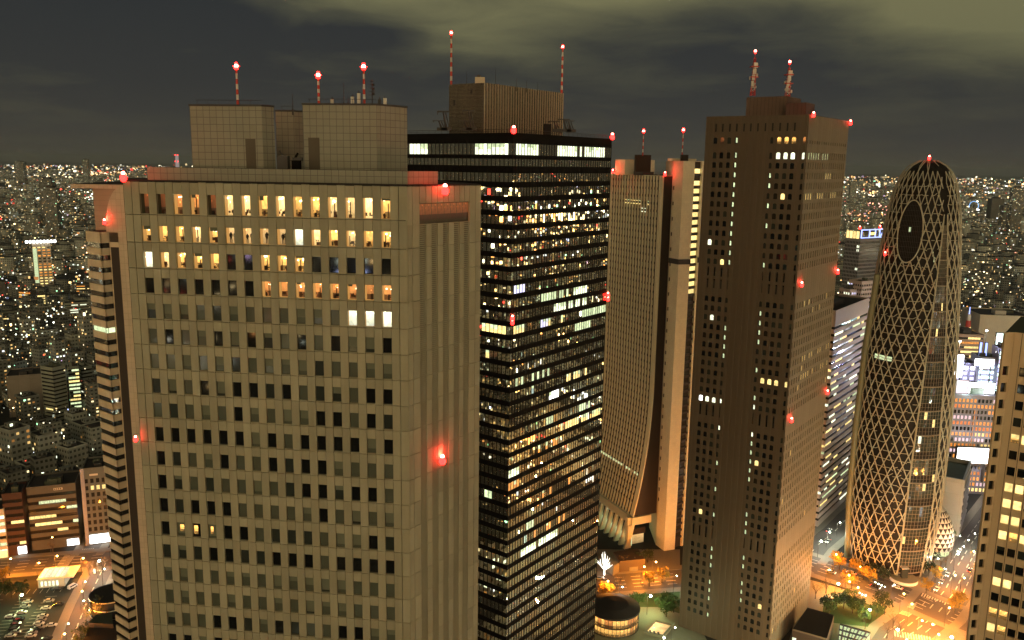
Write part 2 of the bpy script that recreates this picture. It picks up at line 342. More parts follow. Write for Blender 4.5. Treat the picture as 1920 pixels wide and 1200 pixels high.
# ------------------------------------------------------------------ front tower: beige panels, restaurants on top
Nc = (-13.8, 110.0); AZF = -83.0; ZR = 197.1
LF = walk(Nc, AZF, 230, ZR); Wc = step(Nc, AZF, LF); FR = Face(Wc, AZF + 180, LF, 1); CH = Face(Nc, 37, 15.1, 1)
front = empty('office_tower', (-32, 128, 0), label='huge beige panelled tower in front with glowing restaurant windows on its top floors', cat='office tower')
def P(o, parent):                                     # parent a world-built mesh without moving it
    o.parent = parent; o.matrix_parent_inverse = Matrix.Translation(-Vector(parent.location)) if not parent.rotation_euler.z else parent.matrix_world.inverted(); return o
bpy.context.view_layer.update()
wall = MB(); NB = 15; mrg = 2.3; ww = 1.2; pch = (LF - 2 * mrg - ww) / (NB - 1)
rows = [(195.4, 2.65)] + [(191.1 - 3.55 * k, 2.1) for k in range(54)]
rows = [r for r in rows if r[0] - r[1] > 3]
g = .045
def rt(): return random.uniform(.87, 1.10)
edges = [0, mrg * .5, mrg] + sum([[mrg + i * pch + ww, mrg + (i + 1) * pch] for i in range(NB - 1)], []) + [LF - mrg, LF - mrg * .5, LF]
ztop = ZR
for ri, (zt, h) in enumerate(rows):
    zb = zt - h; zj = zb - .12                                 # floor joint just below the sill
    for k in range(len(edges) - 1):
        a, b_ = edges[k], edges[k + 1]; iswin = k >= 2 and (k - 2) % 2 == 0 and k < len(edges) - 3
        st = .05 * (k % 3)
        if iswin:
            FR.box(wall, a + g * .3, b_ - g * .3, zt, ztop - g - .03, -.35, -.02, BEIGE, rt())
            FR.box(wall, a + g * .3, b_ - g * .3, zj, zb, -.35, .01, BEIGE, rt())
        else:
            FR.box(wall, a + g, b_ - g, zj, ztop - g - .03, -.35, 0, BEIGE, rt())
    ztop = zj
FR.quad(wall, 0, LF, 0, ZR - .2, -1.9, JOINT)
for zj in [r[0] - r[1] for r in rows[:6]]: FR.box(wall, 0, LF, zj - .35, zj - .2, -1.85, -.36, JOINT)
# chamfered corner: panels, five louvre strips
lou = [.156, .236, .312, .39, .465, .538, .615, .69, .757, .832]; lou = [v * CH.L for v in lou]
ce = sorted([0, .95, CH.L, CH.L - 1.15] + lou)
zt = ZR; zz_ = [ZR, 192.0] + [188.9 - 3.55 * k for k in range(53)]
for i in range(len(zz_) - 1):
    for k in range(len(ce) - 1):
        a, b_ = ce[k], ce[k + 1]; isl = a in lou and lou.index(a) % 2 == 0
        if i == 0:
            lo_ = 192.0 if (b_ <= lou[0] + .01 or a >= lou[-1] - .01) else 194.75
            CH.box(wall, a + g, b_ - g, lo_, ZR - g, -.3, 0, BEIGE, rt())
        elif not isl: CH.box(wall, a + g, b_ - g, zz_[i + 1] + .05, zz_[i] - .02, -.3, 0, BEIGE, rt())
CH.quad(wall, 0, CH.L, 0, ZR - .2, -.4, pmat('louvre_shade', (.10, .085, .06), .9))
R_ = step(Nc, 37, 15.1); S_ = step(R_, AZF + 60, LF); T_ = step(S_, AZF, 15.1); U_ = step(T_, AZF - 60, LF); bk = [S_, T_, U_]
for a, b_ in ((R_, S_), (S_, T_), (T_, U_), (U_, Wc)):        # the sides that turn away
    wall.face([(a[0], a[1], 0), (b_[0], b_[1], 0), (b_[0], b_[1], ZR), (a[0], a[1], ZR)], BEIGE)
P(wall.build('wall'), front)
rf = MB(); poly = [Wc, Nc, R_, S_, T_, U_]; rf.prism(poly, ZR - .15, ZR + .05, JOINT, ROOFD); P(rf.build('roof'), front)
for k in range(5):
    lm = MB(); a, b_ = lou[2 * k], lou[2 * k + 1]; z = 192.0
    while z > 96: CH.box(lm, a + .04, b_ - .04, z - .165, z, -.28, -.03, BEIGE, .96); z -= .275
    CH.box(lm, a + .04, b_ - .04, 0, 95.9, -.3, -.1, BEIGE, .6)
    P(lm.build('louvre_strip'), front)
gb = MB(); nb = 8; a0, a1 = lou[0], lou[-1]
for k in range(nb): CH.quad(gb, a0 + (a1 - a0) * k / nb + .06, a0 + (a1 - a0) * (k + 1) / nb - .06, 192.5, 194.65, -.25, ROOMD, uvn=True)
P(gb.build('restaurant_window_band'), front)
# windows
ppl = []
def wkind(r, c):
    if r == 0: return 'D' if c in (0, 1, 4) else ('R' if c in (2, 3) else 'A')
    if r == 1: return 'P' if c in (5, 6, 7, 8) else ('W' if c == 9 else 'A')
    if r == 2: return 'W' if c == 0 else ('A' if c in (1, 2, 3, 4, 7, 8, 9) else 'g')
    if r == 3: return 'R' if c >= 7 else 'g'
    if r == 4: return 'W' if c >= 12 else random.choice('bbbm')
    if r in (7, 9, 12, 13, 14): return random.choice('gggmmbb')
    if r in (6, 15, 16): return random.choice('bbbbbm')
    return random.choice('bbmg') if r % 3 else random.choice('ggmb')
KM = {'g': GDARK, 'b': GTINT, 'm': GTINT2, 'A': ROOMA, 'R': ROOMR, 'D': ROOMD, 'W': ROOMW, 'P': ROOMV}
EWARM2 = emat('lit_bulb', (1, .85, .5), 7.0); WOODM = pmat('dark_wood', (.08, .035, .015), .6); ROOMA2 = roommat('room_honey', (1, .82, .38), (1, .5, .12), 2.2, .55); EROOM = emat('lit_room_wall', (1, .48, .12), .55)
WB = pmat('window_blind', (.13, .14, .095), .8)
rest = MB(); cnt = 0
for r, (zt, h) in enumerate(rows):
    for c in range(NB):
        u = mrg + c * pch; kd = wkind(r, c); mb = MB() if cnt < 99 else rest; mt = KM[kd]; mt = random.choice([ROOMA, ROOMA2, ROOMA]) if kd == 'A' else mt
        if kd in 'ARDWP':
            dd = .75 if kd != 'W' else .2
            FR.quad(mb, u - .0, u + ww, zt - h, zt, -.36 - dd, mt, uvn=True)
            sidem = EROOM if kd != 'D' else WB  # lamp light on the side walls is put in as their own glow
            FR.box(mb, u - .06, u - .01, zt - h, zt, -.36 - dd, -.36, sidem); FR.box(mb, u + ww + .01, u + ww + .06, zt - h, zt, -.36 - dd, -.36, sidem)
            FR.box(mb, u, u + ww, zt - h - .06, zt - h - .01, -.36 - dd, -.36, sidem); FR.box(mb, u, u + ww, zt, zt + .05, -.36 - dd, -.36, WB)
            if kd in 'AR' and random.random() < .8:            # hanging lamps, shelves, half-drawn blinds
                for q in range(random.randint(1, 3)): cx_ = FR.pt(u + random.uniform(.15, ww - .15), zt - random.uniform(.15, .7), -.8); mb.ball(cx_, random.uniform(.05, .13), EWARM2, 6, 4)
                if random.random() < .3: FR.quad(mb, u + .02, u + ww * random.choice([.5, .96]), zt - random.uniform(.2, .6), zt - .02, -.4, WB)
                if random.random() < .5: x0 = u + random.uniform(.1, .7); FR.box(mb, x0, x0 + .12, zt - h, zt - random.uniform(.2, 1.1), -1.05, -.98, WOODM)
            if kd in 'ARD':                                    # tables and chairs on the room floor
                for q in range(random.randint(2, 4)):
                    x0 = u + random.uniform(.03, .85); wd_ = random.uniform(.08, .4); FR.box(mb, x0, min(x0 + wd_, u + ww), zt - h + random.choice([0, .3]), zt - h + random.uniform(.35, .8), -1.0, -.8, random.choice([JOINT, WOODM, WOODM]))
            if kd == 'P': ppl.append((u, zt - h))
        else:
            t = (random.uniform(-.012, .012), random.uniform(-.012, .012)); FR.quad(mb, u + .01, u + ww - .01, zt - h + .01, zt - .01, -.3, mt, tilt=t)
            yy_ = proj(FR.pt(u, zt - 1, -.3))[1]
            if c in (1, 2, 3) and 955 < yy_ < 1012:            # orange reflections low on the left, put in as glowing patches
                w0 = random.uniform(.1, .5); FR.quad(mb, u + w0, u + w0 + random.uniform(.4, .65), zt - h * random.uniform(.6, .95), zt - h * .2, -.26, ROOMA, uvn=True)
            if kd != 'g' and random.random() < .45:
                bh = random.uniform(.3, .9) * h; FR.quad(mb, u + .04, u + ww - .04, zt - bh, zt - .04, -.27, WB)
        if cnt < 99: P(mb.build('window'), front)
        cnt += 1
P(rest.build('window', kind='stuff'), front)
# people at the window
me = bpy.data.meshes.new('person')
pv = [(0, 0, .95), (0, 0, 1.15), (0, 0, 1.38), (0, 0, 1.5), (0, .01, 1.64), (.09, 0, .92), (.1, .02, .5), (.1, 0, .06), (.1, .12, .03), (-.09, 0, .92), (-.1, -.03, .5), (-.1, -.02, .06), (-.1, .1, .03), (.19, 0, 1.36), (.24, .02, 1.1), (.2, .16, .95), (-.19, 0, 1.36), (-.25, .0, 1.1), (-.22, .05, .86)]
pe = [(0, 1), (1, 2), (2, 3), (3, 4), (0, 5), (5, 6), (6, 7), (7, 8), (0, 9), (9, 10), (10, 11), (11, 12), (2, 13), (13, 14), (14, 15), (2, 16), (16, 17), (17, 18)]
pr = [.14, .14, .16, .065, .115, .1, .07, .05, .04, .1, .07, .05, .04, .075, .05, .04, .075, .05, .04]
me.from_pydata(pv, pe, []); tmp = bpy.data.objects.new('person_source', me); tmp.modifiers.new('skin', 'SKIN')
for i, r_ in enumerate(pr): me.skin_vertices[0].data[i].radius = (r_, r_ * .9)
me.skin_vertices[0].data[0].use_root = True; bpy.data.objects.remove(tmp); me.materials.append(pmat('dark_clothes', (.02, .018, .016), .9))
plab = ['standing person in dark clothes seen in the first window of people, left one', 'standing person in dark clothes seen in the first window of people, right one',
        'lone shorter person in dark clothes behind the second window of people', 'person in dark clothes at the right edge of the second window of people',
        'person in dark clothes standing alone behind the third window of people', 'person in dark clothes in the middle of the fourth window of people', 'person in dark clothes at the right of the fourth window of people']
pp = [(0, .35), (0, .85), (1, .3), (1, .85), (2, .6), (3, .5), (3, .85)]
for (wi, du), lb in zip(pp, plab):
    u, z = ppl[wi]; o = bpy.data.objects.new('person', me); sc.collection.objects.link(o); md = o.modifiers.new('skin', 'SKIN'); o.modifiers.new('sub', 'SUBSURF').levels = 1
    o.location = FR.pt(u + du * ww, z + .01, -.72); o.rotation_euler.z = random.uniform(-.5, .5); s_ = random.uniform(.9, 1.02) * (.8 if (wi, du) == (1, .3) else 1); o.scale = (s_, s_, s_)
    tag(o, lb, 'person', 'people standing behind the restaurant windows')
# roof structures
def roofbox(pxc, Yd, xl, xr, ytop, zb, parent, doors=(), mt=TILEB, azl=AZF, azr=37, name='rooftop_block', deep=None):
    c = at(pxc, ytop, Yd); zt = c[2]; Ll = walk(c, azl, xl, zt); Lr = walk(c, azr, xr, zt) if deep is None else deep
    l, r_ = step(c, azl, Ll), step(c, azr, Lr); b2 = step(l, azr, Lr); mb = MB()
    mb.prism([(l[0], l[1]), (c[0], c[1]), r_, b2], zb, zt, mt, ROOFD)
    mb.prism([step(step(l, azl, -.0), azr, .3), step(step(c[:2], azr, .3), azl, .3), step(step(r_, azr, -.3), azl, .3), step(b2, azr, -.3)], zt, zt + .02, JOINT)
    o = P(mb.build(name), parent); F = Face(l, azl + 180, Ll, 1)
    if name == 'rooftop_block':
        cpg = MB(); F.box(cpg, -.1, Ll + .05, zt - .12, zt + .14, -.25, .08, STEEL); F2 = Face(c[:2], azr, Lr, 1); F2.box(cpg, -.05, Lr + .1, zt - .12, zt + .14, -.25, .08, STEEL)
        for q in range(int(Ll / 1.6)): a_ = F.pt(.6 + q * 1.6, zt, -1.2); cpg.tube(a_, (a_[0], a_[1], zt + .8), .03, .03, STEEL, 4)
        a_, b__ = F.pt(.4, zt + .8, -1.2), F.pt(Ll - .4, zt + .8, -1.2); cpg.tube(a_, b__, .035, .035, STEEL, 4); P(cpg.build('coping'), parent)
    for (x0, x1, y0, y1) in doors:
        u_0, za = F.hit(x0, y0); u_1, zb_ = F.hit(x1, y1); d = MB(); F.box(d, u_0, u_1, max(zb_, zb), za, -.05, .04, pmat('shutter_brown', (.10, .085, .06), .8)); P(d.build('door'), o) if False else P(d.build('door'), parent)
    return (c[0], c[1], zt), l, r_, Ll, Lr
roofbox(490, 122, 355, 513, 198, ZR, front, [(460, 482, 260, 340)])
roofbox(552, 136, 516, 567, 208, ZR, front)
roofbox(706, 122, 567, 763, 196, ZR, front, [(578, 601, 258, 343)])
plc, _, _, _, _ = roofbox(764, 114, 275, 811, 321, ZR, front, name='roof_plinth', deep=6.0)
# gondola crane on the roof
t = MB(); cx, cy, _ = at(548, 335, 118.5); 
t.box(cx - 1.9, cx - .4, cy - .6, cy + .6, ZR + .1, ZR + 3.6, STEEL); t.box(cx + .1, cx + 1.2, cy - .5, cy + .5, ZR + .1, ZR + 3.0, BLACKF)
t.tube((cx - .2, cy, ZR + 1.2), (cx - 1.6, cy, ZR + 4.3), .12, .12, STEEL); t.tube((cx + .3, cy, ZR + 3), (cx + .9, cy, ZR + 4), .2, .14, BLACKF); t.box(cx + .2, cx + 1.5, cy - .4, cy + .4, ZR + 3, ZR + 3.4, STEEL)
t.build('window_cleaning_crane', label='dark window cleaning crane between the tiled blocks on the front tower roof', cat='roof crane')
for (px, yb, yt, Yd, lb) in ((446, 197, 128, 127, 'left red and white mast above the left tiled block of the front tower'), (598, 196, 145, 127, 'shorter red and white mast in the middle of the front tower roof'), (683, 196, 129, 127, 'right red and white mast above the large tiled block of the front tower')):
    b_ = at(px, yb, Yd); tp = at(px, yt, Yd); mast(b_, tp[2] - b_[2], lb, .2, 7, .34, 180)
for (px, y0, y1, lb) in ((549, 176, 208, 'thin black whip antenna over the gap between the tiled roof blocks'), (645, 156, 196, 'tall thin black whip antenna left of the right mast'), (653, 180, 196, 'short whip antenna just left of the right mast')):
    a = at(px, y1, 130); b_ = at(px, y0, 130); t = MB(); t.tube((0, 0, -.6), (0, 0, b_[2] - a[2]), .06, .03, STEEL); t.tube((0, 0, -.6), (0, 0, .3), .14, .14, STEEL); t.build('whip_antenna', loc=a, label=lb, cat='antenna', group='thin antennas on the front tower')
a = at(698, 194, 128); b_ = at(698, 148, 128); hh = b_[2] - a[2]; t = MB(); t.tube((0, 0, -.4), (0, 0, hh), .08, .05, STEEL)
for k in range(5): t.tube((-.45 + .04 * k, 0, hh * (.35 + .14 * k)), (.45 - .04 * k, 0, hh * (.35 + .14 * k)), .05, .05, STEEL)
for k in range(3): t.ball((.2, 0, hh * (.4 + .18 * k)), .2, STEEL)
t.build('dipole_antenna', loc=a, label='ladder-like antenna with cross arms right of the right mast', cat='antenna')
for (px, h, lb) in ((623, .8, 'small pale equipment cabinet on the edge of the tiled roof block'), (661, 1.1, 'pale equipment cabinet beside the foot of the right mast'), (673, 1.6, 'tall pale panel antenna left of the right mast foot'), (712, .7, 'small cone-topped sensor on the tiled block roof'), (722, .9, 'second cone-topped sensor on the tiled block roof')):
    a = at(px, 196, 126.5); t = MB(); t.box(-.22, .22, -.2, .2, -.3, h, WHITEP if h > .75 else STEEL); t.tube((0, 0, h), (0, 0, h + .35), .14, .02, STEEL); t.build('roof_equipment', loc=a, label=lb, cat='equipment', group='small equipment on the tiled block')
q = FR.hit(222, 346); a = FR.pt(.2, ZR + .35, .1); beacon(a, 'red warning light on the left roof corner of the front tower', .33, 120)
a = CH.pt(CH.L * .43, ZR - .75, .8); beacon(a, 'red warning light over the restaurant band of the chamfered corner', .36, 260)
u, z = CH.hit(825, 863); a = CH.pt(u, z, .45); beacon(a, 'red warning light half way down the louvred corner of the front tower', .36, 260)
# ------------------------------------------------------------------ black glass tower
Nb = (-.43, 230.0); ZB = 208.0
BR = Face(Nb, 37, 51.5, 1); BLn = Face(step(Nb, -53, 44), 127, 44, 1)
black = empty('glass_tower', (0, 262, 0), label='black glass tower mirroring the streets between its dark bands', cat='office tower'); bpy.context.view_layer.update()
br = [(205.5, 3.0), (201.4, 1.9)] + [(197.6 - 3.83 * k, 2.35) for k in range(50)]
br = [r for r in br if r[0] - r[1] > 4]
wl = MB()
for F, mod in ((BR, 1.32), (BLn, 1.45)):
    prev = ZB
    for (zt, h) in br:
        F.box(wl, 0, F.L, zt + .02, prev - .02, -.4, 0, BLACKF); F.box(wl, -.0, F.L, zt - h - .28, zt - h, -.4, .05, BLACKF)
        prev = zt - h - .3
    n = int(F.L / mod)
    for k in range(n + 1):
        F.box(wl, F.L * k / n - .055, F.L * k / n + .055, 4, ZB - 1.5, -.06, .07, BLACKF)
    F.quad(wl, 0, F.L, 0, ZB - .3, -.9, JOINT)
c0 = step(Nb, 37, 51.5); c1 = step(Nb, -53, 44); c2 = step(c1, 37, 51.5)
for a, b_ in ((c0, c2), (c2, c1)): wl.face([(a[0], a[1], 0), (b_[0], b_[1], 0), (b_[0], b_[1], ZB), (a[0], a[1], ZB)], BLACKF)
P(wl.build('wall'), black)
rf = MB(); rf.prism([c1, Nb, c0, c2], ZB - .05, ZB + .3, BLACKF, ROOFD); P(rf.build('roof'), black)
for F, mod in ((BR, 1.32), (BLn, 1.45)):
    n = int(F.L / mod)
    for ri, (zt, h) in enumerate(br):
        mb = MB()
        for k in range(n):
            a, b_ = F.L * k / n + .08, F.L * (k + 1) / n - .08; t = (random.gauss(0, .006), random.gauss(0, .010))
            F.quad(mb, a, b_, zt - h + .01, zt - .01, -.05, GMIR, tilt=t)
        P(mb.build('window_band'), black)
def litpanes(F, mod, rows_, specs, parent, d=-.02, name='lit_window'):
    n = int(F.L / mod)
    for (x0, x1, ya, yb, mt, *gap) in specs:       # a run of lit panes from (x0,ya) to (x1,yb)
        ua, za = F.hit(x0, ya); ub, zb = F.hit(x1, yb); zc = (za + zb) / 2
        ri = min(range(len(rows_)), key=lambda i: abs(rows_[i][0] - rows_[i][1] / 2 - zc)); zt, h = rows_[ri]
        k0, k1 = max(0, round(ua * n / F.L)), min(n, max(round(ub * n / F.L), round(ua * n / F.L) + 1))
        for k in range(k0, k1):
            if gap and random.random() < gap[0]: continue
            mb = MB(); bh = random.choice([0, 0, .3, .5]) * h
            F.quad(mb, F.L * k / n + .1, F.L * (k + 1) / n - .1, zt - h + .05, zt - .05 - bh, d, mt)
            if bh: F.quad(mb, F.L * k / n + .1, F.L * (k + 1) / n - .1, zt - .05 - bh, zt - .05, d, EGREEN)
            P(mb.build(name), parent)
ECYAN2 = emat('lit_teal', (.7, 1, .9), .5, .5)
litpanes(BR, 1.32, br, [(968, 1008, 276, 277, EWHITE), (1042, 1136, 279, 284, EWHITE, .12), (966, 986, 540, 536, ELAV), (1016, 1064, 556, 543, EGREEN, .1), (1077, 1102, 540, 534, EWHITE), (1092, 1136, 583, 573, EGREEN), (1036, 1100, 574, 562, EWHITE, .35), (1010, 1062, 596, 585, EWARM, .5), (1014, 1030, 602, 598, ELAV), (966, 1040, 706, 690, EGREEN, .6), (966, 1010, 745, 736, ECYAN2, .6), (1060, 1100, 716, 706, EWARM, .55), (990, 1044, 836, 820, EORANGE, .6), (1000, 1075, 920, 892, EORANGE, .65), (990, 1060, 998, 965, EORANGE, .6),  # among the lit windows, some runs are street reflections put in as glowing panes
    (963, 982, 612, 607, EWARM), (1073, 1106, 605, 598, EGREEN, .2), (1031, 1048, 736, 729, EBRIGHT), (1086, 1108, 757, 748, EGREEN, .2), (1022, 1046, 780, 772, EGREEN, .2), (1051, 1126, 793, 766, EWARM, .12),
    (977, 1046, 1048, 1005, EWHITE, .1), (986, 1000, 980, 973, EGREEN), (955, 975, 878, 876, EWHITE, .2), (955, 973, 922, 918, EORANGE)], black)
litpanes(BLn, 1.45, br, [(768, 805, 271, 271, EWHITE), (894, 955, 273, 275, EWHITE), (768, 800, 300, 300, ROOMR, .5), (903, 950, 606, 614, EWARM), (912, 917, 655, 657, EWARM), (903, 922, 922, 928, EGREEN, .2)], black)
# penthouse, cranes, masts of the black tower
cpt = at(908, 155, 247); zt = cpt[2]; Ll = walk(cpt, -53, 842, zt); Lr = walk(cpt, 37, 1057, zt)
l = step(cpt, -53, Ll); r_ = step(cpt, 37, Lr); b2 = step(l, 37, Lr); pm = gridmat('penthouse_panel', (.50, .44, .31), 1.25, 60, .14, .5, var=.2); pm2 = gridmat('penthouse_panel_plain', (.50, .43, .30), 3.5, 4.5, .05, .8)
FA = Face(l, 127, Ll, 1); FB = Face(cpt, 37, Lr, 1); mb = MB(); FA.quad(mb, 0, Ll, ZB, zt, 0, pm2); FB.quad(mb, 0, Lr, ZB, zt, 0, pm)
for k in range(int(Lr / 1.25) + 1): FB.box(mb, k * 1.25, k * 1.25 + .18, ZB, zt, 0, .16, pm2, .9)
mb.prism([l, cpt[:2], r_, b2], ZB, zt - .02, JOINT, ROOFD); pent = P(mb.build('rooftop_penthouse'), black)
t = MB(); u0_, z0_ = FB.hit(1019, 248); u1_, z1_ = FB.hit(1033, 233); FB.box(t, u0_, u1_, ZB, z1_, -.1, .2, JOINT)
u0_, z0_ = FA.hit(850, 198); FA.box(t, u0_, u0_ + .8, z0_, z0_ + 1.6, -.1, .05, STEEL); u0_, z0_ = FA.hit(882, 176); FA.box(t, u0_, u0_ + .7, z0_, z0_ + 1.2, -.1, .05, STEEL)
P(t.build('vent_opening'), black)
for (px, yb, yt, Yd, lb) in ((846, 160, 64, 262, 'tall red and white mast at the left end of the black tower penthouse'), (1053, 176, 90, 287, 'red and white mast at the right end of the black tower penthouse')):
    b_ = at(px, yb, Yd); tp = at(px, yt, Yd); mast(b_, tp[2] - b_[2], lb, .34, 11, .42, 260, rail=False)
def davit(px, yb, yt, Yd, lb, flip=1):
    b_ = at(px, yb, Yd); tp = at(px, yt, Yd); h = tp[2] - b_[2]; t = MB()
    t.tube((0, 0, 0), (-.9 * flip, 0, h * .95), .45, .2, STEEL); t.tube((.9 * flip, 0, 0), (-.2 * flip, 0, h * .9), .18, .15, STEEL); t.box(-2.6, .9, -.4, .4, h * .92, h, STEEL); t.box(-1.4, 1.4, -.8, .8, -.2, .7, STEEL)
    t.tube((-2.4, 0, h * .92), (-2.4, 0, h * .78), .12, .12, STEEL); t.build('roof_davit', loc=b_, label=lb, cat='roof crane', group='window cleaning davits on the black tower')
davit(837, 243, 208, 240, 'left dark davit standing before the penthouse of the black tower'); davit(884, 243, 206, 240, 'second dark davit before the left face of the penthouse')
davit(829, 244, 226, 240, 'short dark davit at the far left of the black tower roof'); davit(876, 244, 226, 240, 'short dark davit between the two tall ones')
davit(1062, 246, 223, 262, 'dark davit at the right end of the penthouse'); davit(1071, 247, 226, 262, 'smaller dark davit at the right end of the black tower roof'); davit(1044, 246, 227, 262, 'small dark davit right of the dark penthouse opening')
t = MB()
for F in (BR, BLn):
    for k in range(int(F.L / 2.4)):
        a = F.pt(k * 2.4 + .3, 0, -1.5); t.tube((a[0], a[1], ZB + .2), (a[0], a[1], ZB + 1.3), .05, .05, STEEL, 4)
    a, b_ = F.pt(0, ZB + 1.3, -1.5), F.pt(F.L, ZB + 1.3, -1.5); t.tube(a, b_, .06, .06, STEEL, 4); a, b_ = F.pt(0, ZB + .8, -1.5), F.pt(F.L, ZB + .8, -1.5); t.tube(a, b_, .04, .04, STEEL, 4)
P(t.build('roof_railing'), black)
for px, yy, hh in ((875, 156, 4), (929, 158, 5), (968, 164, 3), (987, 166, 3), (1008, 170, 3)):
    a = at(px, yy + 4, 255); t = MB(); t.tube((0, 0, -.5), (0, 0, hh), .1, .05, STEEL); t.build('whip_antenna', loc=a, label='thin whip antenna on the penthouse roof of the black tower', cat='antenna', group='whip antennas along the black tower penthouse')
a = at(900, 156, 250); t = MB(); t.box(-1.4, 1.4, -1, 1, -.5, 1.6, pm2); t.box(-.9, .2, -.7, .7, 1.6, 2.2, STEEL); t.build('roof_equipment', loc=a, label='pale equipment box on top of the black tower penthouse', cat='equipment')
a = BR.pt(0, ZB + .8, .2); beacon(a, 'red warning light at the near roof corner of the black tower', .5, 300)
a = BR.pt(51.3, ZB + .8, .3); beacon(a, 'red warning light at the right roof corner of the black tower', .5, 300)
for F, px, py, lb in ((BR, 957, 597, 'red warning light on the near edge of the black tower, upper of the pair'), (BR, 957, 605, 'red warning light on the near edge of the black tower, lower of the pair'), (BR, 1137, 553, 'red warning light on the right edge of the black tower, upper of the pair'), (BR, 1137, 561, 'red warning light on the right edge of the black tower, lower of the pair')):
    u, z = F.hit(px, py); a = F.pt(max(u, .1), z, .6); beacon(a, lb, .38, 60)
# ------------------------------------------------------------------ ribbed tower with the flared foot
Kc = at(1243, 330, 424); Kp = (Kc[0], Kc[1]); ZS = Kc[2]; AZS = -24.0; LS = 52.0
SF = Face(step(Kp, AZS, LS), AZS + 180, LS, 1)
flared = empty('flared_tower', (60, 450, 0), label='cream tower of thin vertical ribs spreading out at the foot', cat='office tower')
def flare(z): t = max(0.0, (92 - z) / 75.0); return 9.0 * t ** 2.1
ZP = 17.0
lv = [ZS] + [z for z in range(175, 92, -14)] + [92 - 5 * k for k in range(16) if 92 - 5 * k > ZP] + [ZP]
nr = 19; mod = LS / nr
body = MB(); ribs = MB()
for i in range(len(lv) - 1):
    za, zb = lv[i], lv[i + 1]; da, db = flare(za) - .7, flare(zb) - .7
    body.face([SF.pt(0, zb, db), SF.pt(LS, zb, db), SF.pt(LS, za, da), SF.pt(0, za, da)], RIBWIN, [(0, zb), (LS, zb), (LS, za), (0, za)])
    for k in range(nr + 1):
        w_ = .42 if 0 < k < nr else .95; u = min(max(k * mod, w_), LS - w_); a0, a1 = u - w_, u + w_; p = SF.pt; do, dn = da + .75, db + .75
        ribs.face([p(a0, zb, dn), p(a1, zb, dn), p(a1, za, do), p(a0, za, do)], CREAM)
        ribs.face([p(a1, zb, dn), p(a1, zb, db), p(a1, za, da), p(a1, za, do)], CREAM); ribs.face([p(a0, zb, db), p(a0, zb, dn), p(a0, za, do), p(a0, za, da)], CREAM)
    # dark flank between the flaring front and the core
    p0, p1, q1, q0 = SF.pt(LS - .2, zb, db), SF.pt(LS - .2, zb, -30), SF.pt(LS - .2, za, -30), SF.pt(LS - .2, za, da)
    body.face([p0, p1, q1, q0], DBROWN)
z = ZS - 3.2; k = 0
while z > ZP + 6:
    d = flare(z) - .62
    for s_ in range(nr):
        SF.box(body, s_ * mod + .42, (s_ + 1) * mod - .42, z, z + 1.25, d - .4, d + .22, DBROWN if k % 1 == 0 else CREAM)
    z -= 3.75; k += 1
body.face([SF.pt(0, ZP, -30), SF.pt(LS, ZP, -30), SF.pt(LS, ZS, -30), SF.pt(0, ZS, -30)][::-1], DBROWN); body.face([SF.pt(0, ZP, flare(ZP)), SF.pt(0, ZP, -30), SF.pt(0, ZS, -30), SF.pt(0, ZS, 0)][::-1], CREAM)
P(body.build('wall'), flared); P(ribs.build('rib_facade'), flared)
t = MB(); t.prism([SF.pt(0, 0, 0)[:2], SF.pt(LS, 0, 0)[:2], SF.pt(LS, 0, -30)[:2], SF.pt(0, 0, -30)[:2]], ZS - .05, ZS + .2, CREAM, ROOFD)
P(t.build('roof'), flared)
cp = [Kp[0] + 5.2, Kp[1] - .4], G(1245, 1033), G(1265, 1030), G(1278, 1024), G(1289, 1018)
zc = zat(cp[0], 302); t = MB()
segs = [((Kp[0] + 5.2, Kp[1] + 22), cp[0]), (cp[0], cp[1]), (cp[1], cp[2])]
for a, b_ in segs:
    L_ = math.hypot(b_[0] - a[0], b_[1] - a[1]); t.face([(a[0], a[1], 0), (b_[0], b_[1], 0), (b_[0], b_[1], zc), (a[0], a[1], zc)], CREAMT, [(0, 0), (L_, 0), (L_, zc), (0, zc)])
az_s = math.degrees(math.atan2(cp[3][0] - cp[2][0], cp[3][1] - cp[2][1])); az_w = math.degrees(math.atan2(cp[4][0] - cp[3][0], cp[4][1] - cp[3][1]))
L1 = math.dist(cp[2], cp[3]); L2 = math.dist(cp[3], cp[4]); SL = Face(cp[2], az_s, L1, 1); SW = Face(cp[3], az_w, L2 + 14, 1)
SW.box(t, 0, L2 + 14, 0, zc - .4, -1, 0, CREAMT); SL.quad(t, 0, L1, 0, zc - .2, -1.1, DBROWN)
t.face([SL.pt(0, 0, 0), SL.pt(0, 0, -1.2), SL.pt(0, zc, -1.2), SL.pt(0, zc, 0)][::-1], CREAM)
P(t.build('core_wall'), flared)
poly = [segs[0][0], cp[0], cp[1], cp[2], cp[3], SW.pt(L2 + 14, 0)[:2], (cp[4][0] + 6, cp[4][1] + 30)]; t = MB(); t.prism(poly, zc - .15, zc + .1, CREAM, ROOFD); P(t.build('core_roof'), flared)
z = zc - 5.8; k = 0
slots = [238 / 3 + 250, 332 / 3 + 250]
while z > 4:
    yy = proj(SL.pt(L1 / 2, z))[1]; t = MB(); lit = yy < 556 or 985 < yy < 992
    if k == 1: z -= 2.0
    if 490 < yy < 497: t2 = MB(); 
    SL.quad(t, .3, L1 - .3, z, z + 2.2, -.9, EWARM if lit else RIBWIN)
    P(t.build('stair_window'), flared); t = MB(); SL.box(t, 0, L1, z - 1.3, z - .15, -1.0, -.3 if not lit else -.6, STEEL if lit else DBROWN); P(t.build('landing'), flared)
    z -= 3.85; k += 1
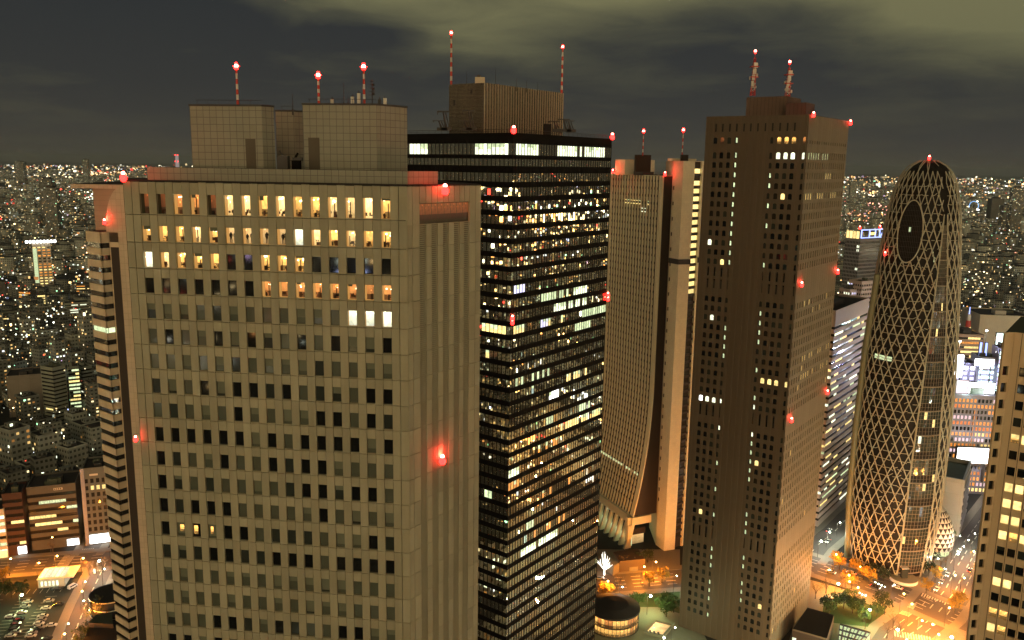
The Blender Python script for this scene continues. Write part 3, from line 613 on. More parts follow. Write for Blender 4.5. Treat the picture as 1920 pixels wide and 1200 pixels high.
t = MB(); F1 = Face(cp[1], math.degrees(math.atan2(cp[2][0] - cp[1][0], cp[2][1] - cp[1][1])), math.dist(cp[1], cp[2]), 1); F0 = Face(cp[0], math.degrees(math.atan2(cp[1][0] - cp[0][0], cp[1][1] - cp[0][1])), math.dist(cp[0], cp[1]), 1)
zr = zat(cp[1], 491)
for F in (F0, F1): F.box(t, -.1, F.L + .1, zr - 1.3, zr + 1.2, 0, .5, STEEL)
SW.box(t, 0, 9, zr - .9, zr + 1.6, 0, .5, STEEL); P(t.build('belt_band'), flared)
z = zc - 14; t = MB()
while z > 22: F0.box(t, .25, 1.1, z, z + 1.8, -.1, .05, RIBWIN); z -= 7.6 if z > 130 else 5.7
P(t.build('narrow_window', kind='stuff'), flared)
# lit bits on the ribbed front
litpanes(SF, mod, [(z0_ + 3.75 * 1, 2.1) for z0_ in np.arange(10, ZS - 3, 3.75)], [(1166, 1220, 377, 372, EWARM, .35), (1199, 1218, 393, 391, EWHITE, .3)], flared, d=-.45)
t = MB()
for k in range(nr):
    if k % 5 != 2: z = 38 - .9 * 0; d = flare(z); SF.quad(t, k * mod + .5, (k + 1) * mod - .5, z, z + 1.6, d - .2, CREAM); 
    if random.random() < .6: SF.quad(t, k * mod + .8, (k + 1) * mod - 1.2, 38.2, 39.4, flare(38) + .12, EGREEN)
P(t.build('lit_ledge', kind='stuff'), flared)
# podium frame under the flare
t = MB(); do = flare(ZP) + 1.0; SF.box(t, -1, LS + 1, ZP - 4.2, ZP, -2, do, CREAM); t2 = MB()
for k in range(11):
    u = LS * k / 10; p = SF.pt
    t.face([p(u - .7, 0, do + 4), p(u + .7, 0, do + 4), p(u + .7, ZP - 4.2, do), p(u - .7, ZP - 4.2, do)], CREAM)
    t.face([p(u + .7, 0, do + 4), p(u + .7, 0, do + 1), p(u + .7, ZP - 4.2, do - 2), p(u + .7, ZP - 4.2, do)], CREAM); t.face([p(u - .7, 0, do + 1), p(u - .7, 0, do + 4), p(u - .7, ZP - 4.2, do), p(u - .7, ZP - 4.2, do - 2)], CREAM)
SP = Face(SF.pt(LS, 0, do + 2)[:2], 66, 14, 1); SP.box(t, 0, 12, ZP - 4.2, ZP, -2, 0, CREAM); SP.box(t, 0, 2.2, 0, ZP - 4.2, -2, .6, CREAM); SP.box(t, 1, 12, 6.2, 9.6, -3, -1.2, DBROWN)
P(t.build('podium_frame'), flared)
for k in range(10):
    u = LS * k / 10; t = MB(); SF.quad(t, u + .9, u + LS / 10 - .9, .3, 8.0, do - 1.5, pmat('lobby_glow_%d' % k, (.3, .3, .2)) if False else EGREEN, uvn=True); SF.box(t, u + .9, u + LS / 10 - .9, 8.1, 11.6, do - 1.6, do - 1.3, DBROWN)
    if k < 6: SF.quad(t, u + 1.2, u + LS / 10 - 1.2, 11.8, 12.7, do - 1.2, ECYAN if k % 2 else EGREEN)
    P(t.build('lobby_window'), flared)
t = MB(); SP.quad(t, 1, 12, .3, 6.0, -2.6, ROOMV, uvn=True); P(t.build('lobby_window'), flared)
# rooftop of the flared tower
def simple_box(name, pxc, Yd, xl, xr, ytop, zb, azl, azr, mt, parent, dr=None):
    c = at(pxc, ytop, Yd); Ll = walk(c, azl, xl, c[2]); Lr = walk(c, azr, xr, c[2]) if dr is None else dr; l = step(c, azl, Ll); r_ = step(c, azr, Lr); t = MB(); t.prism([l, c[:2], r_, step(l, azr, Lr)], zb, c[2], mt, ROOFD); return P(t.build(name), parent)
simple_box('rooftop_block', 1172, 452, 1154, 1228, 299, ZS, -60, 50, CREAMT, flared)
simple_box('rooftop_block', 1194, 446, 1190, 1221, 290, ZS, -60, 66, DBROWN, flared)
simple_box('rooftop_block', 1205, 440, 1188, 1226, 322, ZS, -60, 66, STEEL, flared)
simple_box('rooftop_block', 1262, 432, 1252, 1306, 297, zc, -60, 66, CREAMT, flared)
simple_box('rooftop_block', 1280, 430, 1276, 1291, 290, zc, -60, 66, DBROWN, flared)
for (px, yb, yt, Yd, lb) in ((1205, 292, 248, 446, 'red and white mast over the left roof block of the ribbed tower'), (1279, 292, 246, 436, 'red and white mast over the right core of the ribbed tower')):
    b_ = at(px, yb, Yd); tp = at(px, yt, Yd); mast(b_, tp[2] - b_[2], lb, .32, 7, .7, 200, rail=False)
for (px, py, Yd, lb) in ((1149, 322, 455, 'red warning light at the left end of the ribbed tower roof'), (1247, 327, 425, 'red warning light at the inner roof corner of the ribbed tower')):
    a = at(px, py, Yd - 2); beacon(a, lb, .5, 420)
# ------------------------------------------------------------------ brown tower
Nn = at(1516, 215, 319); ZN = Nn[2]; Nn = (Nn[0], Nn[1]); AL = -54
LL = walk(Nn, AL, 1325, ZN); BW = Face(step(Nn, AL, LL), AL + 180, LL, 1); BE_ = Face(Nn, 37, 51.5, 1)
brown = empty('brown_tower', (100, 350, 0), label='tall dark brown tower with small arched windows and two lattice antennas on its roof', cat='office tower')
wl = MB(); pitch = 3.82
z1 = ZN - 8.0; brw = [(z1, 2.4), (z1 - 5.7, 2.4)] + [(z1 - 5.7 - pitch * k, 2.2) for k in range(1, 56)]; brw = [r for r in brw if r[0] > 8]
mech = set(i for i, (zt, h) in enumerate(brw) if any(abs(proj(BW.pt(3, zt))[1] - yy) < 9 for yy in (510, 755, 980)))
colx = [130, 168, 208, 247, 288, 326, 366, 408, 448, 490, 532, 573]; us = [BW.hit(1300 + c / 3, 230)[0] for c in colx]; ucorner = BW.hit(1300 + 630 / 3, 260)[0]
BW.quad(wl, 0, LL, 0, ZN, -.35, JOINT); n_ = 15
# vertical piers with slots between them; the windows sit in the slots
cols = [us[0], us[1], us[2], us[3], us[8], us[9], us[10], us[11], ucorner]
ed = [0.0]
for u in cols: hw = .80 if u not in (us[3], us[8]) else .6; ed += [u - hw, u + hw]
ed.append(LL)
for i in range(0, len(ed), 2):
    a, b_ = ed[i], ed[i + 1]; nsub = max(1, round((b_ - a) / 1.35))
    for k in range(nsub):
        BW.box(wl, a + (b_ - a) * k / nsub, a + (b_ - a) * (k + 1) / nsub, 0, ZN, -.3, .0 if k % 2 else .12, BROWN, random.uniform(.92, 1.06))
for i in range(1, len(ed) - 1, 2):
    a, b_ = ed[i], ed[i + 1]; zp = ZN
    for r, (zt, h) in enumerate(brw):
        if r in mech: zt_, h_ = zt + .6, 5.0
        elif r - 1 in mech: continue
        else: zt_, h_ = zt, h
        BW.box(wl, a, b_, zt_, zp, -.3, -.03, BROWN); zp = zt_ - h_
        if r not in mech:                                           # arched head
            m_ = (a + b_) / 2
            for s_, e in ((a, 1), (b_, -1)):
                q = [BW.pt(s_, zt_, -.04), BW.pt(s_ + e * .38, zt_, -.04), BW.pt(s_, zt_ - .5, -.04)]
                wl.face(q if e < 0 else q[::-1], BROWN)
        else:
            BW.box(wl, a, a + .45, zp, zt_, -.3, -.05, BROWN); BW.box(wl, b_ - .45, b_, zp, zt_, -.3, -.05, BROWN)
    BW.box(wl, a, b_, 0, zp, -.3, -.03, BROWN)
for u in us: BW.box(wl, u - .28, u + .28, ZN - 5.8, ZN - 2.8, .0, .14, JOINT)
def brow(x, y):
    z = BW.hit(x, y)[1]; ok_ = [i for i in range(len(brw)) if i - 1 not in mech]; return min(ok_, key=lambda i: abs(brw[i][0] - 1.1 - z))
RW, RY = brow(1320, 741), brow(1440, 707); RS = {(1, brow(1338, 600)), (4, brow(1416, 756)), (4, brow(1411, 822)), (3, brow(1347, 808)), (0, brow(1333, 458)), (2, brow(1356, 497))}
rest = MB(); cnt = 0
for ci, u in enumerate(cols):
    hw = .80 if ci not in (3, 4) else .6
    for r, (zt, h) in enumerate(brw):
        if r - 1 in mech: continue
        yy = proj(BW.pt(u, zt - 1))[1]; mt = random.choice([GDARK, GDARK, GBROWN, GTINT2])
        if ci == 3: mt = EGREEN if (yy < 515 or random.random() < .5) else GTINT2
        if ci == 4: mt = EGREEN if random.random() < .55 else GTINT2
        if r in mech: mt = GDARK
        if r == 0 and ci in (5, 6, 7, 8): mt = ROOMA if ci < 8 else ROOMR
        if r == 0 and ci == 1: mt = ROOMD
        if r == 1 and ci in (5, 6, 7, 8): mt = EWHITE
        if ci < 4 and r == RW: mt = EBRIGHT if ci == 0 else EWHITE
        if ci > 4 and r == RY: mt = EWARM
        if (ci, r) in RS: mt = EWHITE
        if random.random() < .012: mt = EWARM
        big = cnt < 99 and (r < 11 or mt in (EWARM, EWHITE, EBRIGHT)); mb = MB() if big else rest
        hh = 5.0 if r in mech else h; lo_ = .0 if ci not in (3, 4) else .5
        if ci in (3, 4): BW.quad(mb, u - hw * .2, u + hw, zt - hh * .85, zt - .1, -.2, mt)
        else: BW.quad(mb, u - hw, u + hw, zt - hh, zt, -.2, mt, uvn=mt in (ROOMA, ROOMR, ROOMD))
        if big: P(mb.build('window'), brown); cnt += 1
P(rest.build('window', kind='stuff'), brown)
# narrow-windowed side
BE_.quad(wl, 0, 51.5, 0, ZN, -.35, JOINT); nc = 18; md = 50.6 / nc
for k in range(nc + 1): BE_.box(wl, max(0, k * md - .95), min(51.5, k * md + .95) if k < nc else 51.5, 0, ZN, -.3, .0, BROWN_LIT, random.uniform(.93, 1.06))
for k in range(nc):
    a, b_ = k * md + .95, (k + 1) * md - .95; zp = ZN
    for r, (zt, h) in enumerate(brw):
        if r in mech: BE_.box(wl, a, b_, zt - 4.4, zp, -.3, -.03, BROWN_LIT); zp = zt - 4.4; continue
        if r - 1 in mech: continue
        BE_.box(wl, a, b_, zt + (.3 if r else -1.2), zp, -.3, -.03, BROWN_LIT); zp = zt - h
        if k == nc - 1: pass
    BE_.box(wl, a, b_, 0, zp, -.3, -.03, BROWN_LIT)
c0 = step(Nn, 37, 51.5); c1 = step(Nn, AL, LL); c2 = step(c1, 37, 51.5)
for a, b_ in ((c0, c2), (c2, c1)): wl.face([(a[0], a[1], 0), (b_[0], b_[1], 0), (b_[0], b_[1], ZN), (a[0], a[1], ZN)], BROWN)
P(wl.build('wall'), brown); rest = MB()
for r, (zt, h) in enumerate(brw):
    for k in range(nc):
        a, b_ = k * md + .95, (k + 1) * md - .95; mt = random.choice([GDARK, GBROWN]); yy = proj(BE_.pt(0, zt))[1]
        if r == 1 and k < 12: mt = EGREEN if random.random() < .8 else mt
        if r == 5 and k in (0, 1, 2, 3, 6, 7, 8, 12, 13, 14): mt = EWARM
        if r == 3 and k in (9, 10, 11): mt = EWARM
        if (r in (16, 17) and random.random() < .15) or (r in (22, 24) and k > 4 and random.random() < .6) or random.random() < .015: mt = EWARM
        BE_.quad(rest, a, b_, zt - h, zt, -.22, mt)
P(rest.build('narrow_window', kind='stuff'), brown)
rf = MB(); rf.prism([c1, Nn, c0, c2], ZN - .05, ZN + .1, BROWN, ROOFD); P(rf.build('roof'), brown)
simple_box('rooftop_block', 1476, 338, 1400, 1523, 180, ZN, AL, 37, gridmat('brown_block', (.115, .075, .05), 1.5, 60, .14, .5), brown, dr=16)
simple_box('rooftop_block', 1512, 330, 1474, 1522, 192, ZN, AL, 37, gridmat('brown_block2', (.085, .05, .038), 1.5, 60, .14, .5), brown, dr=10)
def lattice(px, yb, yt, Yd, lb):
    b_ = at(px, yb, Yd); h = at(px, yt, Yd)[2] - b_[2]; t = MB(); D = MB(); B = MB()
    for sx in (-.8, .8):
        for sy in (-.8, .8): t.tube((sx, sy, 0), (sx * .35, sy * .35, h * .86), .14, .1, REDP, 4)
    for k in range(9):
        z = h * .86 * k / 9; s_ = .8 * (1 - .65 * k / 9); z2 = h * .86 * (k + 1) / 9; mt = REDP if k % 4 in (0, 3) else WHITEP
        for a, c in (((-s_, -s_), (s_, -s_)), ((s_, -s_), (s_, s_)), ((s_, s_), (-s_, s_)), ((-s_, s_), (-s_, -s_))): t.tube((a[0], a[1], z), (c[0], c[1], z2), .1, .1, mt, 4); t.tube((a[0], a[1], z2), (c[0], c[1], z2), .12, .12, mt, 4)
    t.tube((0, 0, h * .86), (0, 0, h), .12, .1, REDP)
    for z in (.42, .66): B.box(-1.5, 1.5, -1.5, 1.5, h * z, h * z + .35, REDP)
    for k in range(8):
        a = random.uniform(0, 6.28); z = h * random.uniform(.2, .8); r_ = random.uniform(.5, .85); c = (1.25 * math.cos(a), 1.25 * math.sin(a), z); D.tube(c, (c[0] * 1.3, c[1] * 1.3, z), r_, r_ * .9, WHITEP, 10)
    for k in range(4): D.box(-1.1 + .2 * k, -.2 + .4 * k, -1.2, -.6, h * (.22 + .14 * k), h * (.22 + .14 * k) + 2.0, WHITEP)
    o = t.build('lattice_antenna', loc=b_, label=lb, cat='antenna tower', group='lattice antennas on the brown tower'); B.build('platform', o, kind='stuff'); D.build('dish', o, kind='stuff')
    c = MB(); c.ball((0, 0, h + .5), .5, EREDC); c.ball((0, 0, h - .1), .42, ERED); c.build('lamp', o); plight((0, 0, h + 1.5), 300, (1, .03, .02), .3, o, 'mast_light')
lattice(1411, 180, 98, 345, 'taller red and white lattice antenna with dishes, left on the brown tower'); lattice(1476, 186, 118, 342, 'shorter red and white lattice antenna with dishes, right on the brown tower')
for (F, px, py, lb) in ((BE_, 1522, 216, 'red warning light at the near roof corner of the brown tower'), (BE_, 1592, 231, 'red warning light at the right roof corner of the brown tower'), (BE_, 1500, 534, 'red warning light on the near edge of the brown tower at mid height'), (BE_, 1572, 509, 'red warning light on the right edge of the brown tower at mid height'), (BE_, 1481, 788, 'lowest red warning light on the near edge of the brown tower'), (BE_, 1553, 733, 'red warning light low on the right edge of the brown tower')):
    u, z = F.hit(px, py); a = F.pt(min(max(u, 1.0), 51.3), z, .7); beacon(a, lb, .5, 260)
# ------------------------------------------------------------------ cocoon tower
CC = G(1665, 1052); prof = [(1064, 68), (1050, 70), (1000, 74), (950, 78), (900, 80), (800, 81), (700, 81), (600, 77), (500, 71), (450, 67), (400, 63), (370, 58), (345, 52), (325, 44), (314, 36), (306, 27), (301, 15), (299, 2)]
PZ = []
for yy, hw in prof:
    z = zat(CC, yy) if yy != 1064 else 0.0; zc_ = (np.array([CC[0], CC[1], z]) - EYEP) @ FW; PZ.append((z, hw * zc_ / FPX))
PZ.sort(); zs_, rs_ = [p[0] for p in PZ], [p[1] for p in PZ]; ZT = zs_[-1]
def crad(z): return float(np.interp(z, zs_, rs_))
vaz = math.atan2(CC[0], CC[1]); fx, fy = (-math.sin(vaz), -math.cos(vaz)); sx_, sy_ = (-fy, fx)
if sx_ < 0: sx_, sy_ = -sx_, -sy_
def cpt(th, z, off=0.0):      # th measured from the direction that faces the viewpoint, positive to the right
    r_ = crad(z) + off; a = math.radians(th); return (CC[0] + r_ * (fx * math.cos(a) + sx_ * math.sin(a)), CC[1] + r_ * (fy * math.cos(a) + sy_ * math.sin(a)), z)
cocoon = empty('cocoon_tower', (CC[0], CC[1], 0), label='rounded cocoon-shaped tower wrapped in a pale diamond lattice', cat='tower')
t = MB(); N_ = 48; zl = [ZT * (1 - math.cos(math.pi * k / 90)) / 2 if False else ZT * k / 60 for k in range(58)] + [ZT * .965, ZT * .98, ZT * .992, ZT]
CGL = pmat('cocoon_glass', (.014, .011, .008), .5, spec=.1); CDK = pmat('egg_dark_body', (.018, .013, .009), .6)
for i in range(len(zl) - 1):
    for j in range(N_):
        a, b_ = 360 * j / N_, 360 * (j + 1) / N_; t.face([cpt(b_, zl[i], -1), cpt(b_, zl[i + 1], -1), cpt(a, zl[i + 1], -1), cpt(a, zl[i], -1)][::-1], CGL)
P(t.build('glass_shell', smooth=True), cocoon)
def slot(z): t_ = max(0, min(1, z / 178)); return (14 + 18 * t_ ** 2.2, 52 - 14 * t_ ** 2.2)
EC, EH, EW = (-14.0, zat(CC, 430), 20.0), 17.5, 20.0
zE0, zE1 = zat(CC, 487), zat(CC, 374); EZ, EH = (zE0 + zE1) / 2, (zE1 - zE0) / 2; ETH, EWD = -17.5, 19.0
def inoval(th, z): return ((th - ETH) / EWD) ** 2 + ((z - EZ) / EH) ** 2 < 1
LAT = pmat('lattice_alu', (.38, .37, .28), .5, var=.15); t = MB(); nd = 32; hz_ = 5.2; dth = 360 / nd / 2
def seg(a, b_, r_=.26, off=.1, mt=LAT):
    ths = [a[0] % 360, b_[0] % 360]; mid = ((a[0] + b_[0]) / 2, (a[1] + b_[1]) / 2); m_ = (mid[0] + 180) % 360 - 180
    lo_, hi_ = slot(mid[1])
    if lo_ < m_ < hi_ or inoval(m_, mid[1]): return
    A, B = Vector(cpt(a[0], a[1], off)), Vector(cpt(b_[0], b_[1], off)); t.tube(A, B, r_, r_, mt, 4, caps=False)
nk = int((ZT - 3) / hz_) + 1
for k in range(nk):
    z0_, z1_ = 2 + k * hz_, min(2 + (k + 1) * hz_, ZT - .5); rr = .27 if k < nk - 5 else .23
    for j in range(nd * (2 if False else 1)):
        base = j * 2 * dth + (dth if k % 2 else 0)
        for s_ in (-1, 1):
            if crad(z1_) < 4 and j % 3: continue
            for q in range(2):
                f0, f1 = q / 2, (q + 1) / 2; seg((base + s_ * dth * f0, z0_ + (z1_ - z0_) * f0), (base + s_ * dth * f1, z0_ + (z1_ - z0_) * f1), rr)
P(t.build('diamond_lattice'), cocoon)
t = MB()
for k in range(int(ZT / 4.1)):          # floor edges and broken white lines behind the lattice
    z = 4 + 4.1 * k
    if z > ZT - 12: break
    for j in range(72):
        a, b_ = j * 5, j * 5 + 5
        if random.random() < .8: dz = random.uniform(-1.6, 1.6) if random.random() < .5 else 0; seg((a, z), (b_, z + dz), .17, -.25)
P(t.build('inner_bracing'), cocoon)
t = MB(); t2 = MB(); z = 3.0; k = 0; MULL = pmat('slot_mullion', (.25, .22, .17), .5)
while z < 172:
    lo_, hi_ = slot(z); lo2, hi2 = slot(z + 4); n = 8
    for q in range(n):
        f0, f1 = q / n, (q + 1) / n; a0, a1, b0, b1 = lo_ + (hi_ - lo_) * f0, lo_ + (hi_ - lo_) * f1, lo2 + (hi2 - lo2) * f0, lo2 + (hi2 - lo2) * f1
        t.face([cpt(a0, z, -.4), cpt(a1, z, -.4), cpt(b1, z + 4, -.4), cpt(b0, z + 4, -.4)], EWARM if random.random() < .018 else (EWHITE if random.random() < .01 else (GTINT2 if k % 3 else CGL)))
        t2.tube(cpt(a0, z, -.3), cpt(b0, z + 4, -.3), .07, .07, MULL, 4, caps=False)
        t2.tube(cpt(a0, z, -.3), cpt(a1, z, -.3), .32 if k % 3 == 0 else .09, .32 if k % 3 == 0 else .09, MULL, 4, caps=False); t2.tube(cpt(a0, z + 2, -.3), cpt(a1, z + 2, -.3), .05, .05, MULL, 4, caps=False)
    z += 4; k += 1
P(t.build('slot_glazing'), cocoon); P(t2.build('slot_mullion'), cocoon)
t = MB()
for i in range(24):                      # white framing tubes that edge the slot
    z0_, z1_ = i * 7.5, (i + 1) * 7.5
    for w_ in (0, 1):
        for dd in (-1.2, 0, 1.4): t.tube(cpt(slot(z0_)[w_] + dd * (1 if w_ else -.6), z0_, .3), cpt(slot(z1_)[w_] + dd * (1 if w_ else -.6) * (1 - z1_ / 400), z1_, .3), .13, .13, LAT, 4, caps=False)
P(t.build('slot_edge'), cocoon)
t = MB(); ov = [(ETH + EWD * math.cos(a * math.pi / 24), EZ + EH * math.sin(a * math.pi / 24)) for a in range(48)]
for i in range(48): t.tube(cpt(*ov[i], .15), cpt(*ov[(i + 1) % 48], .15), .3, .3, LAT, 5, caps=False)
for i in range(-6, 7):
    th = ETH + EWD * i / 7; hh = EH * math.sqrt(max(0, 1 - (i / 7) ** 2)) * .97
    for q in range(6): t.tube(cpt(th, EZ - hh + 2 * hh * q / 6, -.6), cpt(th, EZ - hh + 2 * hh * (q + 1) / 6, -.6), .06, .06, STEEL, 4, caps=False)
for i in range(-5, 6):
    z = EZ + EH * i / 6; hw = EWD * math.sqrt(1 - (i / 6) ** 2) * .96
    for q in range(4): t.tube(cpt(ETH - hw + 2 * hw * q / 4, z, -.6), cpt(ETH - hw + 2 * hw * (q + 1) / 4, z, -.6), .06, .06, STEEL, 4, caps=False)
P(t.build('oval_window'), cocoon)
t = MB(); pa = [(1634, 560), (1620, 700), (1610, 850), (1601, 1000), (1596, 1055)]
pa = [(-62, 150), (-64, 110), (-66, 70), (-68, 30), (-70, 1)]
for i in range(4): t.tube(cpt(*pa[i], 1.0), cpt(*pa[i + 1], 1.0), 1.5, 1.7, pmat('duct_green', (.16, .16, .09), .5) if i == 0 else MATS['duct_green'], 10)
P(t.build('service_column'), cocoon)
t = MB()
for yy, x0, x1 in ((663, 1640, 1672), (428, 1704, 1707), (480, 1750, 1752), (470, 1748, 1750)):
    z = zat(CC, yy)
    for th in range(-60, 60, 1):
        p = cpt(th, z, -.7)
        if x0 <= proj(p)[0] <= x1: t.face([cpt(th, z - 1.0, -.7), cpt(th + 1.1, z - 1.0, -.7), cpt(th + 1.1, z + 1.2, -.7), cpt(th, z + 1.2, -.7)], EGREEN)
P(t.build('lit_window'), cocoon)
a = cpt(0, ZT - .2, 0); beacon((a[0], a[1], ZT + .5), 'red warning light on the very top of the cocoon tower', .5, 260)
for th, z, lb in ((-52, zat(CC, 476), 'red warning light on the upper left flank of the cocoon tower'), (-66, zat(CC, 637), 'red warning light lower on the left flank of the cocoon tower')): beacon(cpt(th, z, 1.0), lb, .45, 150)
# round forecourt of the cocoon
fc = G(1694, 1088); t = MB(); t.prism([(fc[0] + 6.5 * math.cos(a * .2618), fc[1] + 6.5 * math.sin(a * .2618)) for a in range(24)], .1, 1.6, WHITEP, PLAZA); t.box(fc[0] - 1.5, fc[0] + 1.5, fc[1] - 1, fc[1] + 1, 1.6, 6.5, GTINT2); t.box(fc[0] - 1.7, fc[0] + 1.7, fc[1] - 1.2, fc[1] + 1.2, 6.5, 6.8, WHITEP)
t.build('entrance_kiosk', label='round white rimmed terrace with a glass lift at the foot of the cocoon tower', cat='terrace')
# egg hall
eg = G(1748, 1032); EGR, EGHh = 9.5, 27.0
t = MB(); TW = pmat('white_triangle', (.62, .6, .5), .5); nE, mE = 22, 9
def ept(i, j, off=0): a = math.pi * 2 * (j + (i % 2) * .5) / nE; v = .12 + .86 * i / mE; h = EGHh * v * .98; r_ = EGR * (math.sin(math.pi * (.30 + .70 * v)) ** .6) * 1.02 if v < 1 else 0; return (eg[0] + (r_ + off) * math.cos(a), eg[1] + (r_ + off) * math.sin(a), h)
for i in range(mE):
    for j in range(nE):
        j2 = j + (0 if i % 2 == 0 else 1)
        A, B, Cc, Dd = ept(i, j), ept(i, j + 1), ept(i + 1, j if i % 2 == 0 else j + 1), ept(i + 1, (j if i % 2 == 0 else j + 1) + (-1 if i % 2 == 0 else -1))
        t.face([A, B, Cc], TW if i % 1 == 0 else CDK); t.face([A, Cc, Dd], CDK)  # dark faces are the hall's own body colour between white triangles
t.prism([(eg[0] + 8 * math.cos(k * .3), eg[1] + 8 * math.sin(k * .3)) for k in range(21)], 0, 3.5, EGREEN, STEEL)
t.build('egg_hall', label='small egg-shaped hall clad in white triangles behind the cocoon tower', cat='hall')
# ------------------------------------------------------------------ generic blocks
def block(name, label, cat, corner, azr, Lr, Ll, h, wallm, pitch=3.7, style='ribbon', lit=.2, litm=None, roofm=None, top=1.6, wh=1.7, group=None, dark=GBROWN, mod=2.4, base=None, plant=2, z0=0.0, maxp=99):
    """a box building seen on its near corner: ribbons of glass per storey, or punched windows"""
    litm = litm or [EWARM, EGREEN, EWHITE]; R1 = Face(corner, azr, Lr, 1); L1_ = Face(step(corner, azr - 90, Ll), azr + 90, Ll, 1)
    root = empty(name, (corner[0], corner[1], z0), label=label, cat=cat, group=group); t = MB(); n = max(1, int((h - z0 - top - (base or 0)) / pitch)); wins = 0; extra = MB()
    c0, c1 = step(corner, azr, Lr), step(corner, azr - 90, Ll); c2 = step(c1, azr, Lr)
    for F in (R1, L1_):
        F.quad(t, 0, F.L, z0, h, -.5, JOINT)
        prev = h
        for k in range(n):
            zt = h - top - k * pitch; zb = zt - wh; F.box(t, 0, F.L, zt, prev, -.5, 0, wallm); prev = zb
            mb = MB(); nn = max(1, int(F.L / mod))
            if style == 'grid':
                for q in range(nn + 1): a = F.L * q / nn; F.box(t, max(0, a - mod * .22), min(F.L, a + mod * .22), zb, zt, -.5, 0, wallm, ends=False)
            run = 0
            for q in range(nn):
                if run > 0: run -= 1; mt = cur
                elif random.random() < lit / 3: run = random.randint(1, 5); cur = random.choice(litm); mt = cur
                else: mt = dark
                F.quad(mb, F.L * q / nn + .05, F.L * (q + 1) / nn - .05, zb, zt, -.4, mt)
            if wins < maxp: P(mb.build('window_band'), root); wins += 1
        F.box(t, 0, F.L, z0, prev, -.5, 0, wallm if not base else EGREEN)
    for a, b_ in ((c0, c2), (c2, c1)): t.face([(a[0], a[1], z0), (b_[0], b_[1], z0), (b_[0], b_[1], h), (a[0], a[1], h)], wallm)
    P(t.build('wall'), root); t = MB(); t.prism([c1, corner, c0, c2], h - .1, h + .02, wallm, roofm or ROOFD)
    ax, ay = vec(azr), vec(azr - 90)
    def rr(u0_, u1_, v0, v1, za, zb_, mt): t.prism([(corner[0] + ax[0] * u + ay[0] * v, corner[1] + ax[1] * u + ay[1] * v) for u, v in ((u0_, v0), (u1_, v0), (u1_, v1), (u0_, v1))], za, zb_, mt, mt)
    for (u0_, u1_, v0, v1) in ((0, Lr, 0, .4), (0, Lr, Ll - .4, Ll), (0, .4, .4, Ll - .4), (Lr - .4, Lr, .4, Ll - .4)): rr(u0_, u1_, v0, v1, h, h + 1.0, wallm)
    P(t.build('roof'), root)
    for k in range(plant):
        t = MB(); u = random.uniform(.12, .5) * Lr; v = random.uniform(.12, .5) * Ll; rr(u, u + random.uniform(.15, .35) * Lr, v, v + random.uniform(.15, .35) * Ll, h, h + random.uniform(1.5, 4), random.choice([STEEL, ROOFG, wallm])); P(t.build('roof_plant'), root)
    return root, R1, L1_
# pale striped office behind the brown tower
PK = pmat('pink_panel', (.40, .33, .27), .6, var=.1)
pc = G(1533, 988); hp = zat(pc, 586)
block('striped_office', 'pale office slab with long ribbon windows between the brown tower and the cocoon', 'office building', pc, 38, 62, 30, hp, PK, 3.95, 'ribbon', .30, [EWARM, EGREEN, EWARM, EWHITE], top=8, wh=1.5, base=None)
a = (pc[0] + 6, pc[1] - 4); 
# far tower with the blue framed sign
fq = at(1603, 560, 760); sc_, Lr_, Ll_ = (fq[0], fq[1]), 34, 22
zt = zat(sc_, 450); bt, R1, L1_ = block('sign_tower', 'grey ribbed tower with a blue outlined sign on its roof far behind', 'office tower', sc_, 60, 38, 16, zt, pmat('grey_rib', (.22, .22, .22), .6), 3.4, 'grid', .03, [EWHITE], mod=1.6, wh=2.2, plant=0)
t = MB(); zt += 1
for F, x0, x1, mt in ((R1, 0, 36, EBLUE),):
    for z in (zt + .4, zt + 7.5): F.box(t, 1, 36, z, z + .8, -.6, .2, mt)
    for u in (1, 12, 20, 26, 34): F.box(t, u, u + .8, zt + .4, zt + 8, -.6, .2, mt)
    for k in range(5): F.box(t, 27 + k * 1.2, 28 + k * 1.2, zt + 1 + k * 1.2, zt + 2.4 + k * 1.2, -.6, .2, mt)
    F.box(t, 13, 20, zt + 3.2, zt + 5.4, -.5, .1, EWARM)
P(t.build('roof_sign'), bt)
for k in range(4):
    t = MB(); L1_.box(t, 1 + k * 3.6, 3.4 + k * 3.6, zt, zt + 6.5, -.6, .2, EWARM); P(t.build('lit_panel'), bt)
for k, (u, lb) in enumerate(((2, 'left'), (30, 'right'))):
    a = R1.pt(u, zt + 9.5, -3); beacon(a, 'red warning light over the %s part of the blue roof sign' % lb, .7, 0)
for (x, y, h, Lr, Ll, lb) in ((1590, 590, 58, 12, 10, 'low tower with white-lit windows under the far sign tower'), (1612, 575, 70, 16, 12, 'dim office block beside the foot of the far sign tower')):
    p_ = at(x, y, 640); block('office_block', lb, 'office building', (p_[0], p_[1]), 60, Lr, Ll, zat((p_[0], p_[1]), y - 45), PK, 3.4, 'grid', .9 if '-lit' in lb else .2, [EWHITE, ELAV], mod=2.0)
